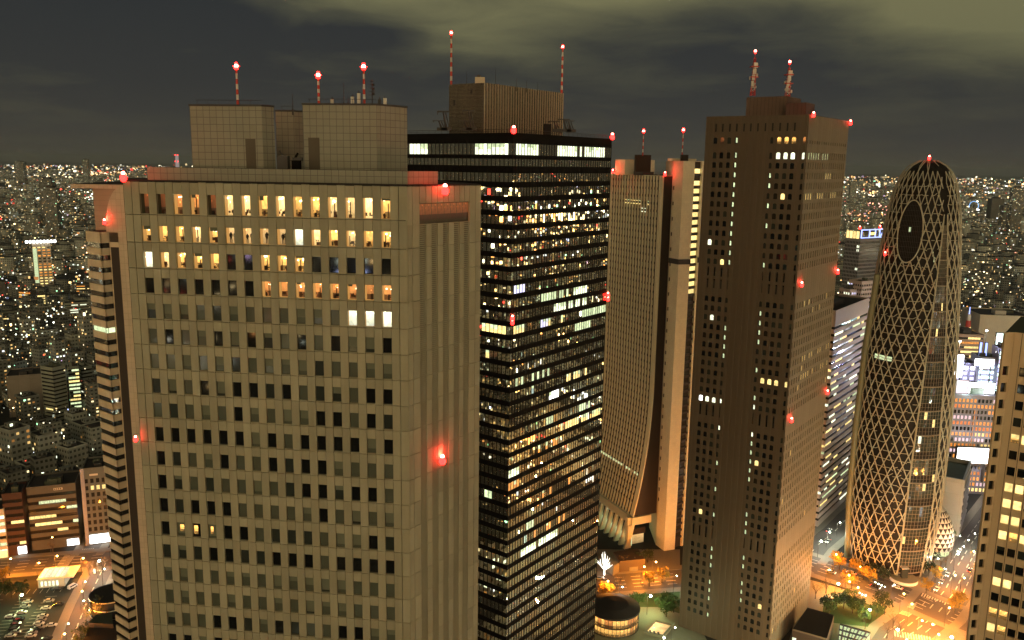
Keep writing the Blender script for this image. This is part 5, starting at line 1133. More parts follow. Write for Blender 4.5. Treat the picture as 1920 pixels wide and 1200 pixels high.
lamps = [(73, 1056, 'o', 6, 'beside the avenue left of the wide crosswalk'), (107, 1043, 'o', 5, 'at the top left of the wide crosswalk'), (98, 1008, 'o', 0, 'before the striped office on the avenue'), (156, 1047, 'o', 10, 'right of the wide crosswalk'), (186, 1052, 'w', 9, 'at the corner left of the striped tower'), (20, 1048, 'o', 7, 'on the avenue near the left edge of the frame'), (196, 1067, 'w', 3, 'by the small crosswalk next to the striped tower'), (160, 1091, 'w', 3, 'first down the side street beside the parking lot'), (154, 1109, 'o', 6, 'second down the side street beside the parking lot'), (157, 1127, 'w', 3, 'third down the side street beside the parking lot'), (167, 1144, 'o', 4, 'beside the dark oval tree'), (128, 1170, 'w', 3, 'low on the side street by the parking lot'), (121, 1189, 'o', 7, 'lowest on the side street by the parking lot'), (41, 1116, 'g', 10, 'brightest one in the parking lot'),
         (1167, 1101, 'w', 4, 'behind the round pavilion on the avenue'), (1153, 1116, 'o', 7, 'just over the roof of the round pavilion'), (1220, 1118, 'g', 9, 'bright green-white one over the hedges'), (1230, 1054, 'o', 8, 'on the avenue under the ribbed tower core'), (1208, 1063, 'o', 9, 'on the avenue right of the lit monument'), (1269, 1080, 'w', 4, 'on the avenue touching the brown tower'), (1140, 1090, 'o', 10, 'on the avenue left of the round pavilion'), (1245, 1196, 'g', 7, 'at the bottom of the frame by the sunken court'), (1266, 1177, 'w', 2, 'between the sunken court and the brown tower'),
         (1572, 1095, 'w', 9, 'brightest one left of the plaza trees'), (1593, 1091, 'o', 6, 'orange one right beside the brightest plaza lamp'), (1613, 1063, 'o', 4, 'glowing orange among the trees left of the cocoon foot'), (1568, 1040, 'o', 5, 'glowing orange next to the brown tower edge'), (1555, 1069, 'o', 8, 'on the orange road beside the brown tower'), (1592, 1079, 'o', 5, 'in the orange trees over the road'), (1631, 1144, 'g', 12, 'brilliant green-white one in the plaza lawn'), (1683, 1181, 'w', 10, 'bright one at the lower plaza corner'), (1677, 1097, 'w', 3, 'left of the round cocoon forecourt'), (1695, 1114, 'o', 7, 'below the round cocoon forecourt'), (1710, 1133, 'o', 7, 'at the crosswalk corner of the big crossing'), (1729, 1164, 'o', 9, 'left one of the pair inside the big crossing'), (1749, 1171, 'o', 9, 'right one of the pair inside the big crossing'), (1780, 1140, 'o', 8, 'on the right side of the big crossing'), (1772, 1067, 'w', 4, 'in the trees right of the cocoon forecourt'), (1791, 1079, 'o', 8, 'left one of the pair up the right-hand street'), (1808, 1084, 'o', 8, 'right one of the pair up the right-hand street'), (1796, 1039, 'w', 6, 'big white one up the right-hand street'), (1807, 1025, 'w', 4, 'next white one farther up the right-hand street'), (1826, 1034, 'o', 8, 'orange one touching the beige right tower'), (1816, 1013, 'w', 4, 'small white one high up the right-hand street'), (1800, 1005, 'w', 4, 'by the corner of the grey box building'), (1828, 1001, 'w', 4, 'farthest white one on the right-hand street'), (1759, 1048, 'w', 2, 'beside the egg hall door'), (1744, 1045, 'w', 2, 'under the egg hall'), (1609, 1102, 'o', 5, 'on the road edge above the plaza trees'), (1540, 1015, 'w', 10, 'at the start of the bright street by the pale slab'), (1556, 998, 'w', 8, 'in the bright street by the pale slab'), (1575, 980, 'w', 8, 'far up the bright street by the pale slab'), (1760, 1190, 'o', 12, 'at the bottom by the beige right tower'), (1700, 1200, 'o', 8, 'at the bottom crosswalk')]
for x, y, k, e, lb in lamps:
    big = e >= 9 and k != 'o'; lamp(x, y, k, e * 900 * KL, ('orange street lamp ' if k == 'o' else 'white street lamp ') + lb, 9.0, .6 if big else (.42 if e > 4 else .3))
for i, (x, y) in enumerate(((1641, 1092), (1647, 1095), (1653, 1098), (1659, 1101), (1612, 1112), (1617, 1115), (1623, 1117))):
    lamp(x, y, 'w', 0, 'low white globe lamp, number %s from the left in the row beside the cocoon forecourt' % ['one', 'two', 'three', 'four'][i] if i < 4 else 'low white globe lamp above the plaza trees, number %s from the left' % ['one', 'two', 'three'][i - 4], 4.0, .28, 'low globe lamps')
# lamps beyond the right edge, seen mirrored in the black glass
for i in range(90):
    k = random.choice('GHI'); p, az = along(k, random.uniform(5, 330), random.choice((-9, 9)))
    if not (-50 < proj((p[0], p[1], 9))[0] < 1950): 
        o = list(LP.values())[0].copy(); sc.collection.objects.link(o); [copytree(c, o) for c in list(LP.values())[0].children if c.type == 'MESH']; o.location = (p[0], p[1], 0); o.rotation_euler.z = random.uniform(0, 6); tag(o, 'street lamp beyond the right edge that shows mirrored in the black glass tower', 'street lamp', 'street lamps beyond the right edge')
        if i % 3 == 0: plight((1.35, 0, 8.5), 30000, (1, .5, .15) if i % 3 else (.85, 1, .8), .3, o)
# the plaza and streets just below the frame, mirrored low in the black tower
flat('plaza', [(96, 236), (190, 250), (236, 330), (190, 345), (150, 300), (96, 285)], -.04, PLAZA)
def unseen_lamp(x, y, kind, energy):
    o = LP[kind].copy(); sc.collection.objects.link(o); [copytree(c, o) for c in LP[kind].children if c.type == 'MESH']; o.location = (x, y, 0); o.rotation_euler.z = random.uniform(0, 6)
    tag(o, 'street lamp below the frame edge that shows mirrored in the black glass tower', 'street lamp', 'street lamps below the frame edge'); plight((1.35, 0, 8.5), energy, (1, .42, .08) if kind[0] == 'o' else (.85, 1, .75), .35, o)
kg = [k for k in LP if k[0] == 'g'][0]; ko = [k for k in LP if k[0] == 'o'][0]
for x, y in ((112, 262), (128, 282), (146, 276), (160, 300), (142, 262), (176, 290), (186, 322), (104, 250)): unseen_lamp(x, y, kg, 26000)
for k, d0, d1 in (('C', 5, 70), ('B', 75, 190), ('G', 5, 200), ('H', 5, 120), ('I', 60, 330)):
    for j, d in enumerate(range(d0, d1, 24)):
        p, az = along(k, d, -10 if j % 2 else 10)
        if not (-40 < proj((p[0], p[1], 9))[0] < 1960 and proj((p[0], p[1], 9))[1] < 1210): unseen_lamp(p[0], p[1], ko, 36000)
for k, d0, d1, n_ in (('C', 4, 60, 5), ('B', 80, 190, 9), ('G', 10, 200, 10), ('H', 10, 150, 8)):
    for j in range(n_):
        p, az = along(k, d0 + (d1 - d0) * j / n_, random.choice((-5, -3, 3, 5)))
        if proj((p[0], p[1], 1))[1] > 1205 or proj((p[0], p[1], 1))[0] > 1940: car(p, az, random.choice(['white', 'silver', 'black']), 'car on the streets beyond the frame edge mirrored in the black glass', True, 'cars beyond the frame edge')
# ------------------------------------------------------------------ trees
LEAF = {'green': pmat('leaf_green', (.05, .085, .02), .9, var=.45, scale=.7), 'gold': pmat('leaf_gold', (.30, .19, .03), .9, var=.35, scale=.7), 'bare': pmat('twig', (.13, .09, .05), .9, var=.3, scale=.7), 'dark': pmat('leaf_dark', (.03, .045, .018), .9, var=.4, scale=.6)}
def make_tree(kind, h, R__, seed, oval=1.0):
    rd = random.Random(seed); root = empty('tree'); t = MB(); th = h * .45
    t.tube((0, 0, -.1), (0, 0, th), .22, .14, BARK, 7); tips = []
    for k in range(7):
        a = k * .9 + rd.uniform(-.3, .3); r_ = R__ * rd.uniform(.45, .8); z0_ = th * rd.uniform(.55, 1); z1_ = h * rd.uniform(.6, .92); m_ = (r_ * .5 * math.cos(a), r_ * .5 * math.sin(a), (z0_ + z1_) / 2 + .2); e_ = (r_ * math.cos(a), r_ * math.sin(a), z1_)
        t.tube((0, 0, z0_), m_, .1, .06, BARK, 5); t.tube(m_, e_, .06, .03, BARK, 5); tips.append(e_)
    t.build('trunk', root); c = MB(); mt = LEAF[kind]; ncl = 26 if kind != 'bare' else 14; per = 26 if kind != 'bare' else 10
    for k in range(ncl):
        if k < len(tips): cx_, cy_, cz_ = tips[k]
        else: a = rd.uniform(0, 6.28); r_ = R__ * math.sqrt(rd.random()) * .85; cx_, cy_, cz_ = r_ * math.cos(a), r_ * math.sin(a), h * (.62 + .3 * rd.uniform(-1, 1) * math.sqrt(max(0, 1 - (r_ / R__) ** 2)) * oval)
        cr = R__ * rd.uniform(.22, .36)
        for q in range(per):
            d = Vector((rd.gauss(0, 1), rd.gauss(0, 1), rd.gauss(0, .8))).normalized() * cr * rd.uniform(.5, 1.1); p = Vector((cx_, cy_, cz_)) + d; s_ = rd.uniform(.14, .3) if kind != 'bare' else rd.uniform(.05, .1)
            a1 = Vector((rd.gauss(0, 1), rd.gauss(0, 1), rd.gauss(0, 1))).normalized() * s_; a2 = a1.cross(Vector((rd.gauss(0, 1), rd.gauss(0, 1), rd.gauss(0, 1)))).normalized() * s_ * (.8 if kind != 'bare' else 3)
            c.face([p - a1 - a2, p + a1 - a2 * .6, p + a1 + a2, p - a1 * .7 + a2], mt)
    c.build('crown', root); return root
TV = {}
def tree(x, y, kind, h, R__, label, seed=0, group='trees along the plazas and streets', oval=1.0):
    p = G(x, y, h * .6); key = (kind, h, R__, seed % 2)
    if key not in TV: o = make_tree(kind, h, R__, seed + 3, oval); TV[key] = o
    else: o = copytree(TV[key])
    o.location = (p[0], p[1], 0); o.rotation_euler.z = seed * 1.7; tag(o, label, 'tree', group)
tree(178, 1146, 'dark', 15, 5.2, 'tall dark oval tree beside the side street left of the striped tower', 0, oval=1.4)
trl = [(1550, 1128, 'dark', 7, 3.4, 'dark round tree at the left end of the plaza lawn'), (1556, 1135, 'green', 7, 3.4, 'green tree at the lower left of the plaza lawn'), (1570, 1122, 'green', 7, 3.4, 'green tree behind the left plaza lawn'), (1583, 1125, 'dark', 7, 3.4, 'dark tree in the middle of the plaza lawn'), (1594, 1116, 'green', 9, 3.8, 'tallest rounded green tree in the plaza lawn'), (1600, 1134, 'green', 7, 3.4, 'green tree lit from the right by the lawn lamp'), (1612, 1130, 'dark', 7, 3.4, 'dark tree just left of the bright lawn lamp'), (1620, 1150, 'green', 7, 3.4, 'bright green bush under the lawn lamp'), (1652, 1118, 'dark', 9, 3.8, 'large dark tree right of the lawn lamp'), (1660, 1132, 'dark', 9, 3.8, 'large dark tree at the right corner of the lawn'), (1645, 1140, 'green', 7, 3.4, 'green tree between the lawn lamp and the dark trees'),
       (1566, 1045, 'gold', 8, 3.4, 'golden tree glowing by the brown tower edge'), (1575, 1052, 'gold', 8, 3.4, 'second golden tree from the brown tower'), (1606, 1060, 'gold', 8, 3.4, 'golden tree glowing at the left foot of the cocoon tower'), (1620, 1070, 'gold', 8, 3.4, 'golden tree right of the brightest orange lamp'), (1630, 1078, 'gold', 8, 3.4, 'lower golden tree by the cocoon foot'), (1588, 1078, 'gold', 8, 3.4, 'golden tree over the orange road'), (1598, 1088, 'gold', 8, 3.4, 'golden tree above the plaza lamps'), (1580, 1088, 'bare', 8, 3.0, 'bare tree by the brightest plaza lamp'), (1640, 1066, 'dark', 7, 3.4, 'dark tree under the left part of the lattice'), (1658, 1074, 'dark', 7, 3.4, 'dark tree under the middle of the lattice'), (1730, 1058, 'dark', 7, 3.4, 'dark tree right of the cocoon foot'), (1742, 1062, 'dark', 9, 3.8, 'taller dark tree right of the cocoon foot'), (1752, 1042, 'dark', 7, 3.4, 'dark tree before the egg hall'), (1772, 1008, 'green', 7, 3.4, 'green tree between the egg hall and the grey box'), (1782, 1000, 'green', 7, 3.4, 'green tree at the foot of the grey box'),
       (1765, 1050, 'bare', 8, 3.0, 'bare tree first along the right-hand street'), (1775, 1045, 'bare', 8, 3.0, 'bare tree second along the right-hand street'), (1785, 1034, 'bare', 8, 3.0, 'bare tree third along the right-hand street'), (1755, 1072, 'gold', 8, 3.4, 'golden tree right of the forecourt'), (1738, 1095, 'gold', 8, 3.4, 'golden tree at the teal signal by the crossing'), (1800, 1122, 'gold', 8, 3.4, 'golden tree beside the beige right tower'), (1792, 1130, 'gold', 8, 3.4, 'second golden tree beside the beige right tower'), (1676, 1160, 'bare', 8, 3.0, 'bare tree at the lower plaza corner'), (1665, 1178, 'bare', 8, 3.0, 'bare tree above the lower bright lamp'), (1690, 1172, 'bare', 8, 3.0, 'bare tree beside the crossing'), (1550, 1095, 'bare', 8, 3.0, 'small bare tree on the pale plaza next to the brown tower'), (1530, 1105, 'bare', 8, 3.0, 'small bare tree nearest the brown tower'),
       (1132, 1103, 'gold', 8, 3.4, 'golden tree left above the round pavilion'), (1143, 1106, 'gold', 8, 3.4, 'golden tree above the round pavilion roof'), (1218, 1082, 'gold', 8, 3.4, 'golden tree on the avenue in the middle gap'), (1242, 1076, 'gold', 8, 3.4, 'golden tree on the avenue nearer the brown tower'), (1162, 1086, 'bare', 8, 3.0, 'bare tree on the avenue left of the middle gap'), (1185, 1128, 'green', 7, 3.4, 'green tree right above the round pavilion'), (1198, 1122, 'green', 7, 3.4, 'green tree left of the green-white lamp'), (1240, 1128, 'green', 7, 3.4, 'clipped green bush right of the green-white lamp'), (1252, 1122, 'green', 7, 3.4, 'green bush in the lawn by the brown tower'), (1264, 1132, 'green', 7, 3.4, 'green bush nearest the brown tower'), (1250, 1140, 'green', 7, 3.4, 'low green bush over the sunken court'), (1170, 1052, 'bare', 8, 3.0, 'bare tree under the podium of the ribbed tower'), (1200, 1045, 'dark', 7, 3.4, 'dark tree on the terrace under the ribbed tower'), (1215, 1040, 'dark', 7, 3.4, 'second dark tree on the terrace under the ribbed tower'),
       (8, 1100, 'green', 7, 3.4, 'green-lit tree at the left edge beside the avenue'), (20, 1104, 'dark', 7, 3.4, 'dark tree between the avenue and the lot'), (40, 1100, 'dark', 7, 3.4, 'dark tree left of the white kiosk'), (5, 1075, 'gold', 8, 3.4, 'yellow-lit tree at the left edge of the avenue'), (166, 1062, 'bare', 8, 3.0, 'bare tree right of the wide crosswalk'), (192, 1056, 'bare', 8, 3.0, 'bare tree beside the striped tower'), (98, 1022, 'bare', 8, 3.0, 'bare tree before the striped office on the avenue'), (152, 1192, 'dark', 9, 3.8, 'dark tree at the bottom beside the dark podium'), (165, 1176, 'dark', 9, 3.8, 'dark tree above the dark podium')]
for i, (x, y, k, h, R__, lb) in enumerate(trl): tree(x, y, k, h, R__, lb, i)
# white lit tree
q = G(1133, 1078); t = MB(); ELT = emat('fairy_light_white', (1, .95, .8), 3.0); t.tube((0, 0, 0), (0, 0, 3), .5, .35, ELT, 6)
for k in range(9):
    a = k * .7; r_ = 2.6 + (k % 3); e1 = (r_ * .5 * math.cos(a), r_ * .5 * math.sin(a), 4.6 + k % 2); e2 = (r_ * math.cos(a), r_ * math.sin(a), 7 + (k % 4)); t.tube((0, 0, 2.8), e1, .28, .2, ELT, 5); t.tube(e1, e2, .2, .1, ELT, 5); t.tube(e1, (e2[0] * .6, e2[1] * 1.2, e2[2] + .8), .15, .08, ELT, 5)
t.build('illuminated_tree', loc=(q[0], q[1], 0), label='leafless tree wound in white lights left of the middle gap', cat='tree')
# ------------------------------------------------------------------ pavilion, court, kiosk, annexes
q = G(1151, 1136, 9); t = MB(); root = empty('round_pavilion', (q[0], q[1], 0), label='round glass pavilion with a wide dark roof and warm light inside', cat='pavilion'); n = 40; R9 = 11.6
ring = lambda r_, z: [(q[0] + r_ * math.cos(2 * math.pi * k / n), q[1] + r_ * math.sin(2 * math.pi * k / n), z) for k in range(n)]
for (ra, za), (rb, zb) in (((R9, 8.2), (R9, 9)), ((R9, 9), (R9 * .55, 10.4)), ((R9 * .55, 10.4), (.2, 11.2))):
    A, B_ = ring(ra, za), ring(rb, zb)
    for k in range(n): t.face([A[k], A[(k + 1) % n], B_[(k + 1) % n], B_[k]], ROOFD)
t.face(ring(R9, 8.2)[::-1], ROOFD); P(t.build('roof'), root)
for lev, (z0_, z1_) in enumerate(((.3, 3.8), (4.2, 8.0))):
    t = MB(); A, B_ = ring(R9 * .93, z0_), ring(R9 * .93, z1_)
    for k in range(n): t.face([A[k], A[(k + 1) % n], B_[(k + 1) % n], B_[k]], ROOMA if random.random() < .7 else ROOMR, [(k, 0), (k + 1, 0), (k + 1, 1), (k, 1)])
    P(t.build('glass_ring'), root)
t = MB()
for k in range(n): A = ring(R9 * .95, 0)[k]; t.tube(A, (A[0], A[1], 8.3), .1, .1, STEEL, 4)
for z in (.1, 3.9): A = ring(R9 * .96, z); [t.tube(A[k], A[(k + 1) % n], .16, .16, STEEL, 4) for k in range(n)]
P(t.build('frame'), root)
q0 = [G(1205, 1188), G(1228, 1163), G(1266, 1172), G(1244, 1197)]; t = MB(); cxx = sum(p[0] for p in q0) / 4; cyy = sum(p[1] for p in q0) / 4; root = empty('sunken_court', (cxx, cyy, 0), label='brightly lit sunken court with a low rim beside the brown tower foot', cat='court')
inn = [(cxx + (p[0] - cxx) * .8, cyy + (p[1] - cyy) * .8) for p in q0]
for i in range(4): j = (i + 1) % 4; t.prism([q0[i], q0[j], inn[j], inn[i]][::-1] , -.05, 1.0, PLAZA)
P(t.build('rim'), root); t = MB(); t.face([(p[0], p[1], .02) for p in inn][::-1], ROOMV, [(0, 0), (1, 0), (1, 1), (0, 1)]); P(t.build('lit_floor'), root)  # light in the court is put into the floor as emission
t = MB()
for k in range(3): f_ = .25 + .25 * k; a = (inn[0][0] * (1 - f_) + inn[3][0] * f_, inn[0][1] * (1 - f_) + inn[3][1] * f_); t.box(a[0] - .4, a[0] + .4, a[1] - 1, a[1] + 1, .02, 1.2, STEEL)
P(t.build('planter', kind='stuff'), root)
q0 = [G(1486, 1180, 9), G(1550, 1198, 9), G(1564, 1153, 9), G(1514, 1139, 9)]; t = MB(); t.prism(q0, 0, 9, DBROWN, ROOFD); 
root = t.build('annexe', label='low annexe with a flat black roof at the foot of the brown tower', cat='annexe'); t = MB(); a = q0[0]; F = Face(q0[0], math.degrees(math.atan2(q0[1][0] - q0[0][0], q0[1][1] - q0[0][1])), math.dist(q0[0], q0[1]), 1); F.box(t, 0, F.L, 8.6, 9.4, 0, .2, BROWN); F.quad(t, .2, 1.8, .2, 5.5, .1, EWHITE); t.build('front_fascia', root)
q0 = [G(1572, 1200, 5), G(1612, 1212, 5), G(1632, 1186, 5), G(1575, 1170, 5)]; t = MB(); t.prism(q0, 0, 4.6, EGREEN, EGREEN); root = t.build('glass_hall', label='low glass hall glowing white-green at the bottom beside the annexe', cat='glass hall'); t = MB()
for k in range(9):
    f_ = k / 8; a = [q0[0][i] * (1 - f_) + q0[1][i] * f_ for i in (0, 1)]; b_ = [q0[3][i] * (1 - f_) + q0[2][i] * f_ for i in (0, 1)]; t.tube((a[0], a[1], 4.8), (b_[0], b_[1], 4.8), .35 if k % 2 else .14, .35 if k % 2 else .14, STEEL, 4)
for k in range(4):
    f_ = k / 3; a = [q0[0][i] * (1 - f_) + q0[3][i] * f_ for i in (0, 1)]; b_ = [q0[1][i] * (1 - f_) + q0[2][i] * f_ for i in (0, 1)]; t.tube((a[0], a[1], 4.8), (b_[0], b_[1], 4.8), .5, .5, STEEL, 4)
t.build('roof_frame', root)
# terraces under the ribbed tower
t = MB(); q0 = [G(1120, 1050, 4), G(1150, 1035, 4), G(1178, 1062, 4), G(1160, 1078, 4)]; t.prism([G(1122, 1042, 5), G(1160, 1030, 5), G(1178, 1045, 5), G(1150, 1062, 5)][::-1], 0, 5, PAVE, PLAZA); t.build('terrace', label='low stone terrace left under the podium of the ribbed tower', cat='terrace')
t = MB(); t.prism([G(1150, 1035, 6), G(1162, 1052, 6), G(1210, 1048, 6), G(1195, 1028, 6)], 0, 6, BROWN, DBROWN); t.build('low_building', label='low brown flat-roofed building between the avenue and the ribbed tower podium', cat='building')
t = MB(); q0 = [G(1180, 1072), G(1196, 1070), G(1194, 1062), G(1181, 1064)]; t.prism(q0, 0, 2.2, PLAZA); t.tube((*G(1188, 1066), 2), (*G(1190, 1066), 6), .4, .2, EWARM, 5); t.build('monument', label='small floodlit monument on a square base by the avenue', cat='monument')
# kiosk on the parking lot
ka, kb = G(72, 1103), G(122, 1099); azk = math.degrees(math.atan2(kb[0] - ka[0], kb[1] - ka[1])); Lk = math.dist(ka, kb); FK = Face(ka, azk, Lk, 1); kr = empty('kiosk', (ka[0], ka[1], 0), label='small white building with a glowing pale roof at the edge of the parking lot', cat='kiosk'); t = MB()
bkp = [FK.pt(0, 0, 0)[:2], FK.pt(Lk, 0, 0)[:2], FK.pt(Lk, 0, -11)[:2], FK.pt(0, 0, -11)[:2]]; t.prism(bkp, 0, 4.2, WHITEP); FK.box(t, -.3, Lk + 4, 4.2, 4.7, -11.3, .4, WHITEP); P(t.build('wall'), kr)
for k in range(6): t = MB(); u = 1.2 + k * (Lk - 1.5) / 6; FK.quad(t, u, u + .9, .8, 3.2, .05, EWHITE); P(t.build('window'), kr)
ZKR = emat('canopy_glow', (.8, 1, .88), .75, .5)
for k in range(5): t = MB(); a, b_ = FK.pt(k * Lk / 5 + .2, 4.75, -.6), FK.pt((k + 1) * Lk / 5 - .2, 4.75, -10.6); t.face([FK.pt(k * Lk / 5 + .2, 4.75, -.8), FK.pt((k + 1) * Lk / 5 - .2, 4.75, -.8), FK.pt((k + 1) * Lk / 5 - .2, 4.75, -10.4), FK.pt(k * Lk / 5 + .2, 4.75, -10.4)], ZKR); P(t.build('skylight'), kr)
plight((*FK.pt(Lk + 2, 0, -5)[:2], 3.5), 2500, (.8, 1, .9), .3, kr)
kr.children[-1].location = (Lk + 2, 5, 3.5)
t = MB(); c = G(210, 1125, 8); pl = [(c[0] + 9 * math.cos(k * .2618), c[1] + 9 * math.sin(k * .2618)) for k in range(24)]
for k in range(3): t.prism([(c[0] + (9 - .3 * (k % 2)) * math.cos(i * .2618), c[1] + (9 - .3 * (k % 2)) * math.sin(i * .2618)) for i in range(24)], k * 4 if k else 0, k * 4 + 3.0, STEEL, ROOFD); t.prism([(c[0] + 9.2 * math.cos(i * .2618), c[1] + 9.2 * math.sin(i * .2618)) for i in range(24)], k * 4 + 3.0, k * 4 + 3.5, CREAM, ROOFD)
t.build('round_building', label='dark low round building with pale rings beside the striped tower', cat='building')
t = MB(); t.prism([G(150, 1215, 7), G(232, 1215, 7), G(235, 1160, 7), G(172, 1165, 7)], 0, 7, STEEL, ROOFD); t.prism([G(166, 1168, 9), G(212, 1170, 9), G(210, 1150, 9), G(180, 1152, 9)], 7, 9, STEEL, ROOFG); t.build('podium_building', label='dark flat-roofed podium building at the foot of the striped tower', cat='building')
# ------------------------------------------------------------------ named city buildings on the left
def lb_block(label, xc, ybase, xr, ytop, wallm, azr=68, Ll=16, name='city_building', **k):
    c = G(xc, ybase); Lr = walk(c, azr, xr, 10); h = zat(c, ytop); return block(name, label, 'building', c, azr, Lr, Ll, h, wallm, **k), c, h
SAND = pmat('sand_wall', (.10, .092, .075), .7); BRICK = pmat('brick_red', (.075, .04, .028), .8); PALEG = pmat('pale_green_wall', (.3, .32, .25), .7); MIDG = pmat('mid_grey_wall', (.14, .14, .12), .8)
(root, F1, _), c, h = lb_block('banded office with a lit white shopfront on the orange avenue', 60, 1033, 148, 918, SAND, 70, 20, pitch=3.9, lit=.22, litm=[EGREEN, EWARM], top=3.2, wh=1.7, plant=4)
t = MB(); F1.quad(t, F1.L - 6, F1.L - .5, .5, 4.0, .2, EBRIGHT); P(t.build('shopfront'), root); t = MB(); F1.box(t, F1.L * .55, F1.L * .73, h - 1.9, h - .8, 0, .08, WHITEP); 
for q in range(4): F1.box(t, F1.L * (.56 + .04 * q), F1.L * (.588 + .04 * q), h - 1.75, h - .95, .08, .1, SAND)
P(t.build('name_board'), root)
(root, F1, _), c, h = lb_block('reddish brick building with one yellow lit window strip on the avenue', 14, 1043, 48, 930, BRICK, 70, 16, pitch=3.8, lit=.2, litm=[EWARM], top=2.5); t = MB(); F1.quad(t, 5, F1.L, .5, 4.5, .3, EBRIGHT); P(t.build('shopfront'), root)
(root, F1, _), c, h = lb_block('pale building with white-lit floors cut by the left frame edge', -22, 1050, 12, 962, WHITEP, 70, 16, pitch=3.6, lit=1.5, litm=[EGREEN, EWHITE], top=2.5); t = MB(); F1.quad(t, 1, F1.L, .4, 4.0, .3, EWARM); P(t.build('shopfront'), root)
(root, F1, _), c, h = lb_block('dark glass office with a pale corner column beside the striped tower', 166, 1022, 216, 882, MIDG, 70, 18, pitch=3.8, style='grid', lit=.15, litm=[EWARM, ELAV], top=5, wh=2.4, mod=2.6); t = MB(); F1.box(t, -1.2, .6, 0, h + 1, -1, .4, pmat('lilac_grey', (.32, .3, .33), .5)); F1.quad(t, .8, F1.L, .6, 5.5, .25, EBRIGHT); F1.box(t, 3, 7, h - 3.4, h - 2.4, 0, .05, WHITEP); P(t.build('corner_column'), root)
lb_block('large windowless beige block glowing orange at its foot', 18, 783, 84, 708, gridmat('blank_panel', (.26, .22, .17), 8, 30, .2, .8), 66, 26, lit=0, top=60)
lamp(47, 748, 'o', 7, 'orange street lamp in front of the windowless beige block', 9.0, .42); lamp(25, 765, 'o', 5, 'orange street lamp left before the windowless beige block', 9.0, .42)
lb_block('narrow pale apartment tower with striped balconies on its right side', 108, 797, 129, 692, PALEG, 25, 14, pitch=3.0, lit=.08, litm=[EWARM], wh=1.3, mod=2)
lb_block('apartment block with lit open corridors left of the striped tower', 134, 772, 152, 690, PALEG, 60, 12, pitch=3.0, lit=2, litm=[EGREEN, EWARM], wh=1.5, mod=2)
lb_block('dim apartment slab beside the lit corridors', 158, 760, 176, 690, PALEG, 40, 18, pitch=3.0, lit=.2, wh=1.3, mod=2)
(root, F1, F2), c, h = lb_block('tall hotel tower wearing a crown of white lights and a lit window column', 67, 548, 101, 456, gridmat('hotel_tower_wall', (.6, .53, .42), 5.5, 60, .8, .5), 60, 14, pitch=4.2, style='grid', lit=.9, litm=[EWARM, EORANGE], mod=5.4, wh=1.6, top=6, plant=0, dark=GBROWN)
t = MB(); F1.quad(t, 1.0, 6.0, 14, h - 8, .35, EGREEN); P(t.build('lit_column'), root)
for k in range(9): u = -6 + k * (F1.L + 12) / 8; t = MB(); a = F1.pt(u, h + 2.2, 1.5); t.ball(a, 2.4, EBRIGHT, 6, 4); P(t.build('crown_light'), root)
plight(F1.pt(F1.L / 2, h + 6, 4), 30000, (.8, 1, .95), 1, root); root.children[-1].location = (F1.L / 2, -4, h + 6)
t = MB(); F1.box(t, -7, F1.L + 7, h + 1.0, h + 1.6, -14, 2, WHITEP); P(t.build('crown_disc'), root)
lb_block('small block with every floor glowing yellow under the hotel tower', 73, 588, 86, 552, SAND, 60, 9, pitch=3.2, lit=3, litm=[EWARM], wh=1.8, mod=2)
lb_block('low building glowing orange left of the hotel tower foot', 36, 566, 57, 545, SAND, 110, 10, pitch=3.2, lit=3, litm=[EWARM, EORANGE], wh=1.8, mod=2)
lb_block('orange-lined building at the right of the hotel tower', 145, 562, 168, 534, SAND, 75, 16, pitch=3.6, lit=1.6, litm=[EORANGE, EWARM], wh=1.2)
lb_block('plain apartment block with a row of white stair lights', 124, 606, 168, 570, PALEG, 60, 22, pitch=3.0, lit=.25, litm=[EWHITE], wh=1.2)
lb_block('beige slab cut by the left frame edge beside the hotel tower', -12, 572, 12, 530, SAND, 70, 14, lit=0, top=60)
lb_block('long low pale building under the beige slab at the left edge', 4, 602, 44, 586, PALEG, 60, 16, pitch=3.0, lit=.2, wh=1.2)
# ------------------------------------------------------------------ far landmarks
a = at(333, 318, 3000); t = MB(); t.tube((0, 0, -a[2]), (0, 0, zat(a, 290) - a[2]), 6.5, 5, pmat('chimney_white', (.8, .75, .72), .5), 10); zt = zat(a, 290) - a[2]; ch = t.build('chimney', loc=a, label='slender white chimney tower with red tips on the horizon', cat='chimney')
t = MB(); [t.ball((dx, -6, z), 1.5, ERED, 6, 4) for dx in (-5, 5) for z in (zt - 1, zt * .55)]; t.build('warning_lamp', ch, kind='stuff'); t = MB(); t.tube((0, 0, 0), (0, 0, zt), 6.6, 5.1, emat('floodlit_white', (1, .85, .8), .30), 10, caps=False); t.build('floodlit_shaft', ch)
a = at(1825, 395, 4200); t = MB(); Rr = 23
for k in range(24): t.tube((Rr * math.cos(k * .2618), 0, Rr * math.sin(k * .2618) + Rr), (Rr * math.cos((k + 1) * .2618), 0, Rr * math.sin((k + 1) * .2618) + Rr), 1.6, 1.6, emat('wheel_blue', (.25, .55, 1), 1.6) if k == 0 else MATS['wheel_blue'], 5)
for k in range(8): t.tube((0, 0, Rr), (Rr * math.cos(k * .785), 0, Rr * math.sin(k * .785) + Rr), .6, .6, STEEL, 4)
t.tube((-12, 0, -20), (0, 0, Rr), 1.2, 1, STEEL, 4); t.tube((12, 0, -20), (0, 0, Rr), 1.2, 1, STEEL, 4); t.build('ferris_wheel', loc=a, label='tiny blue-lit ferris wheel far right of the cocoon tower', cat='ferris wheel')
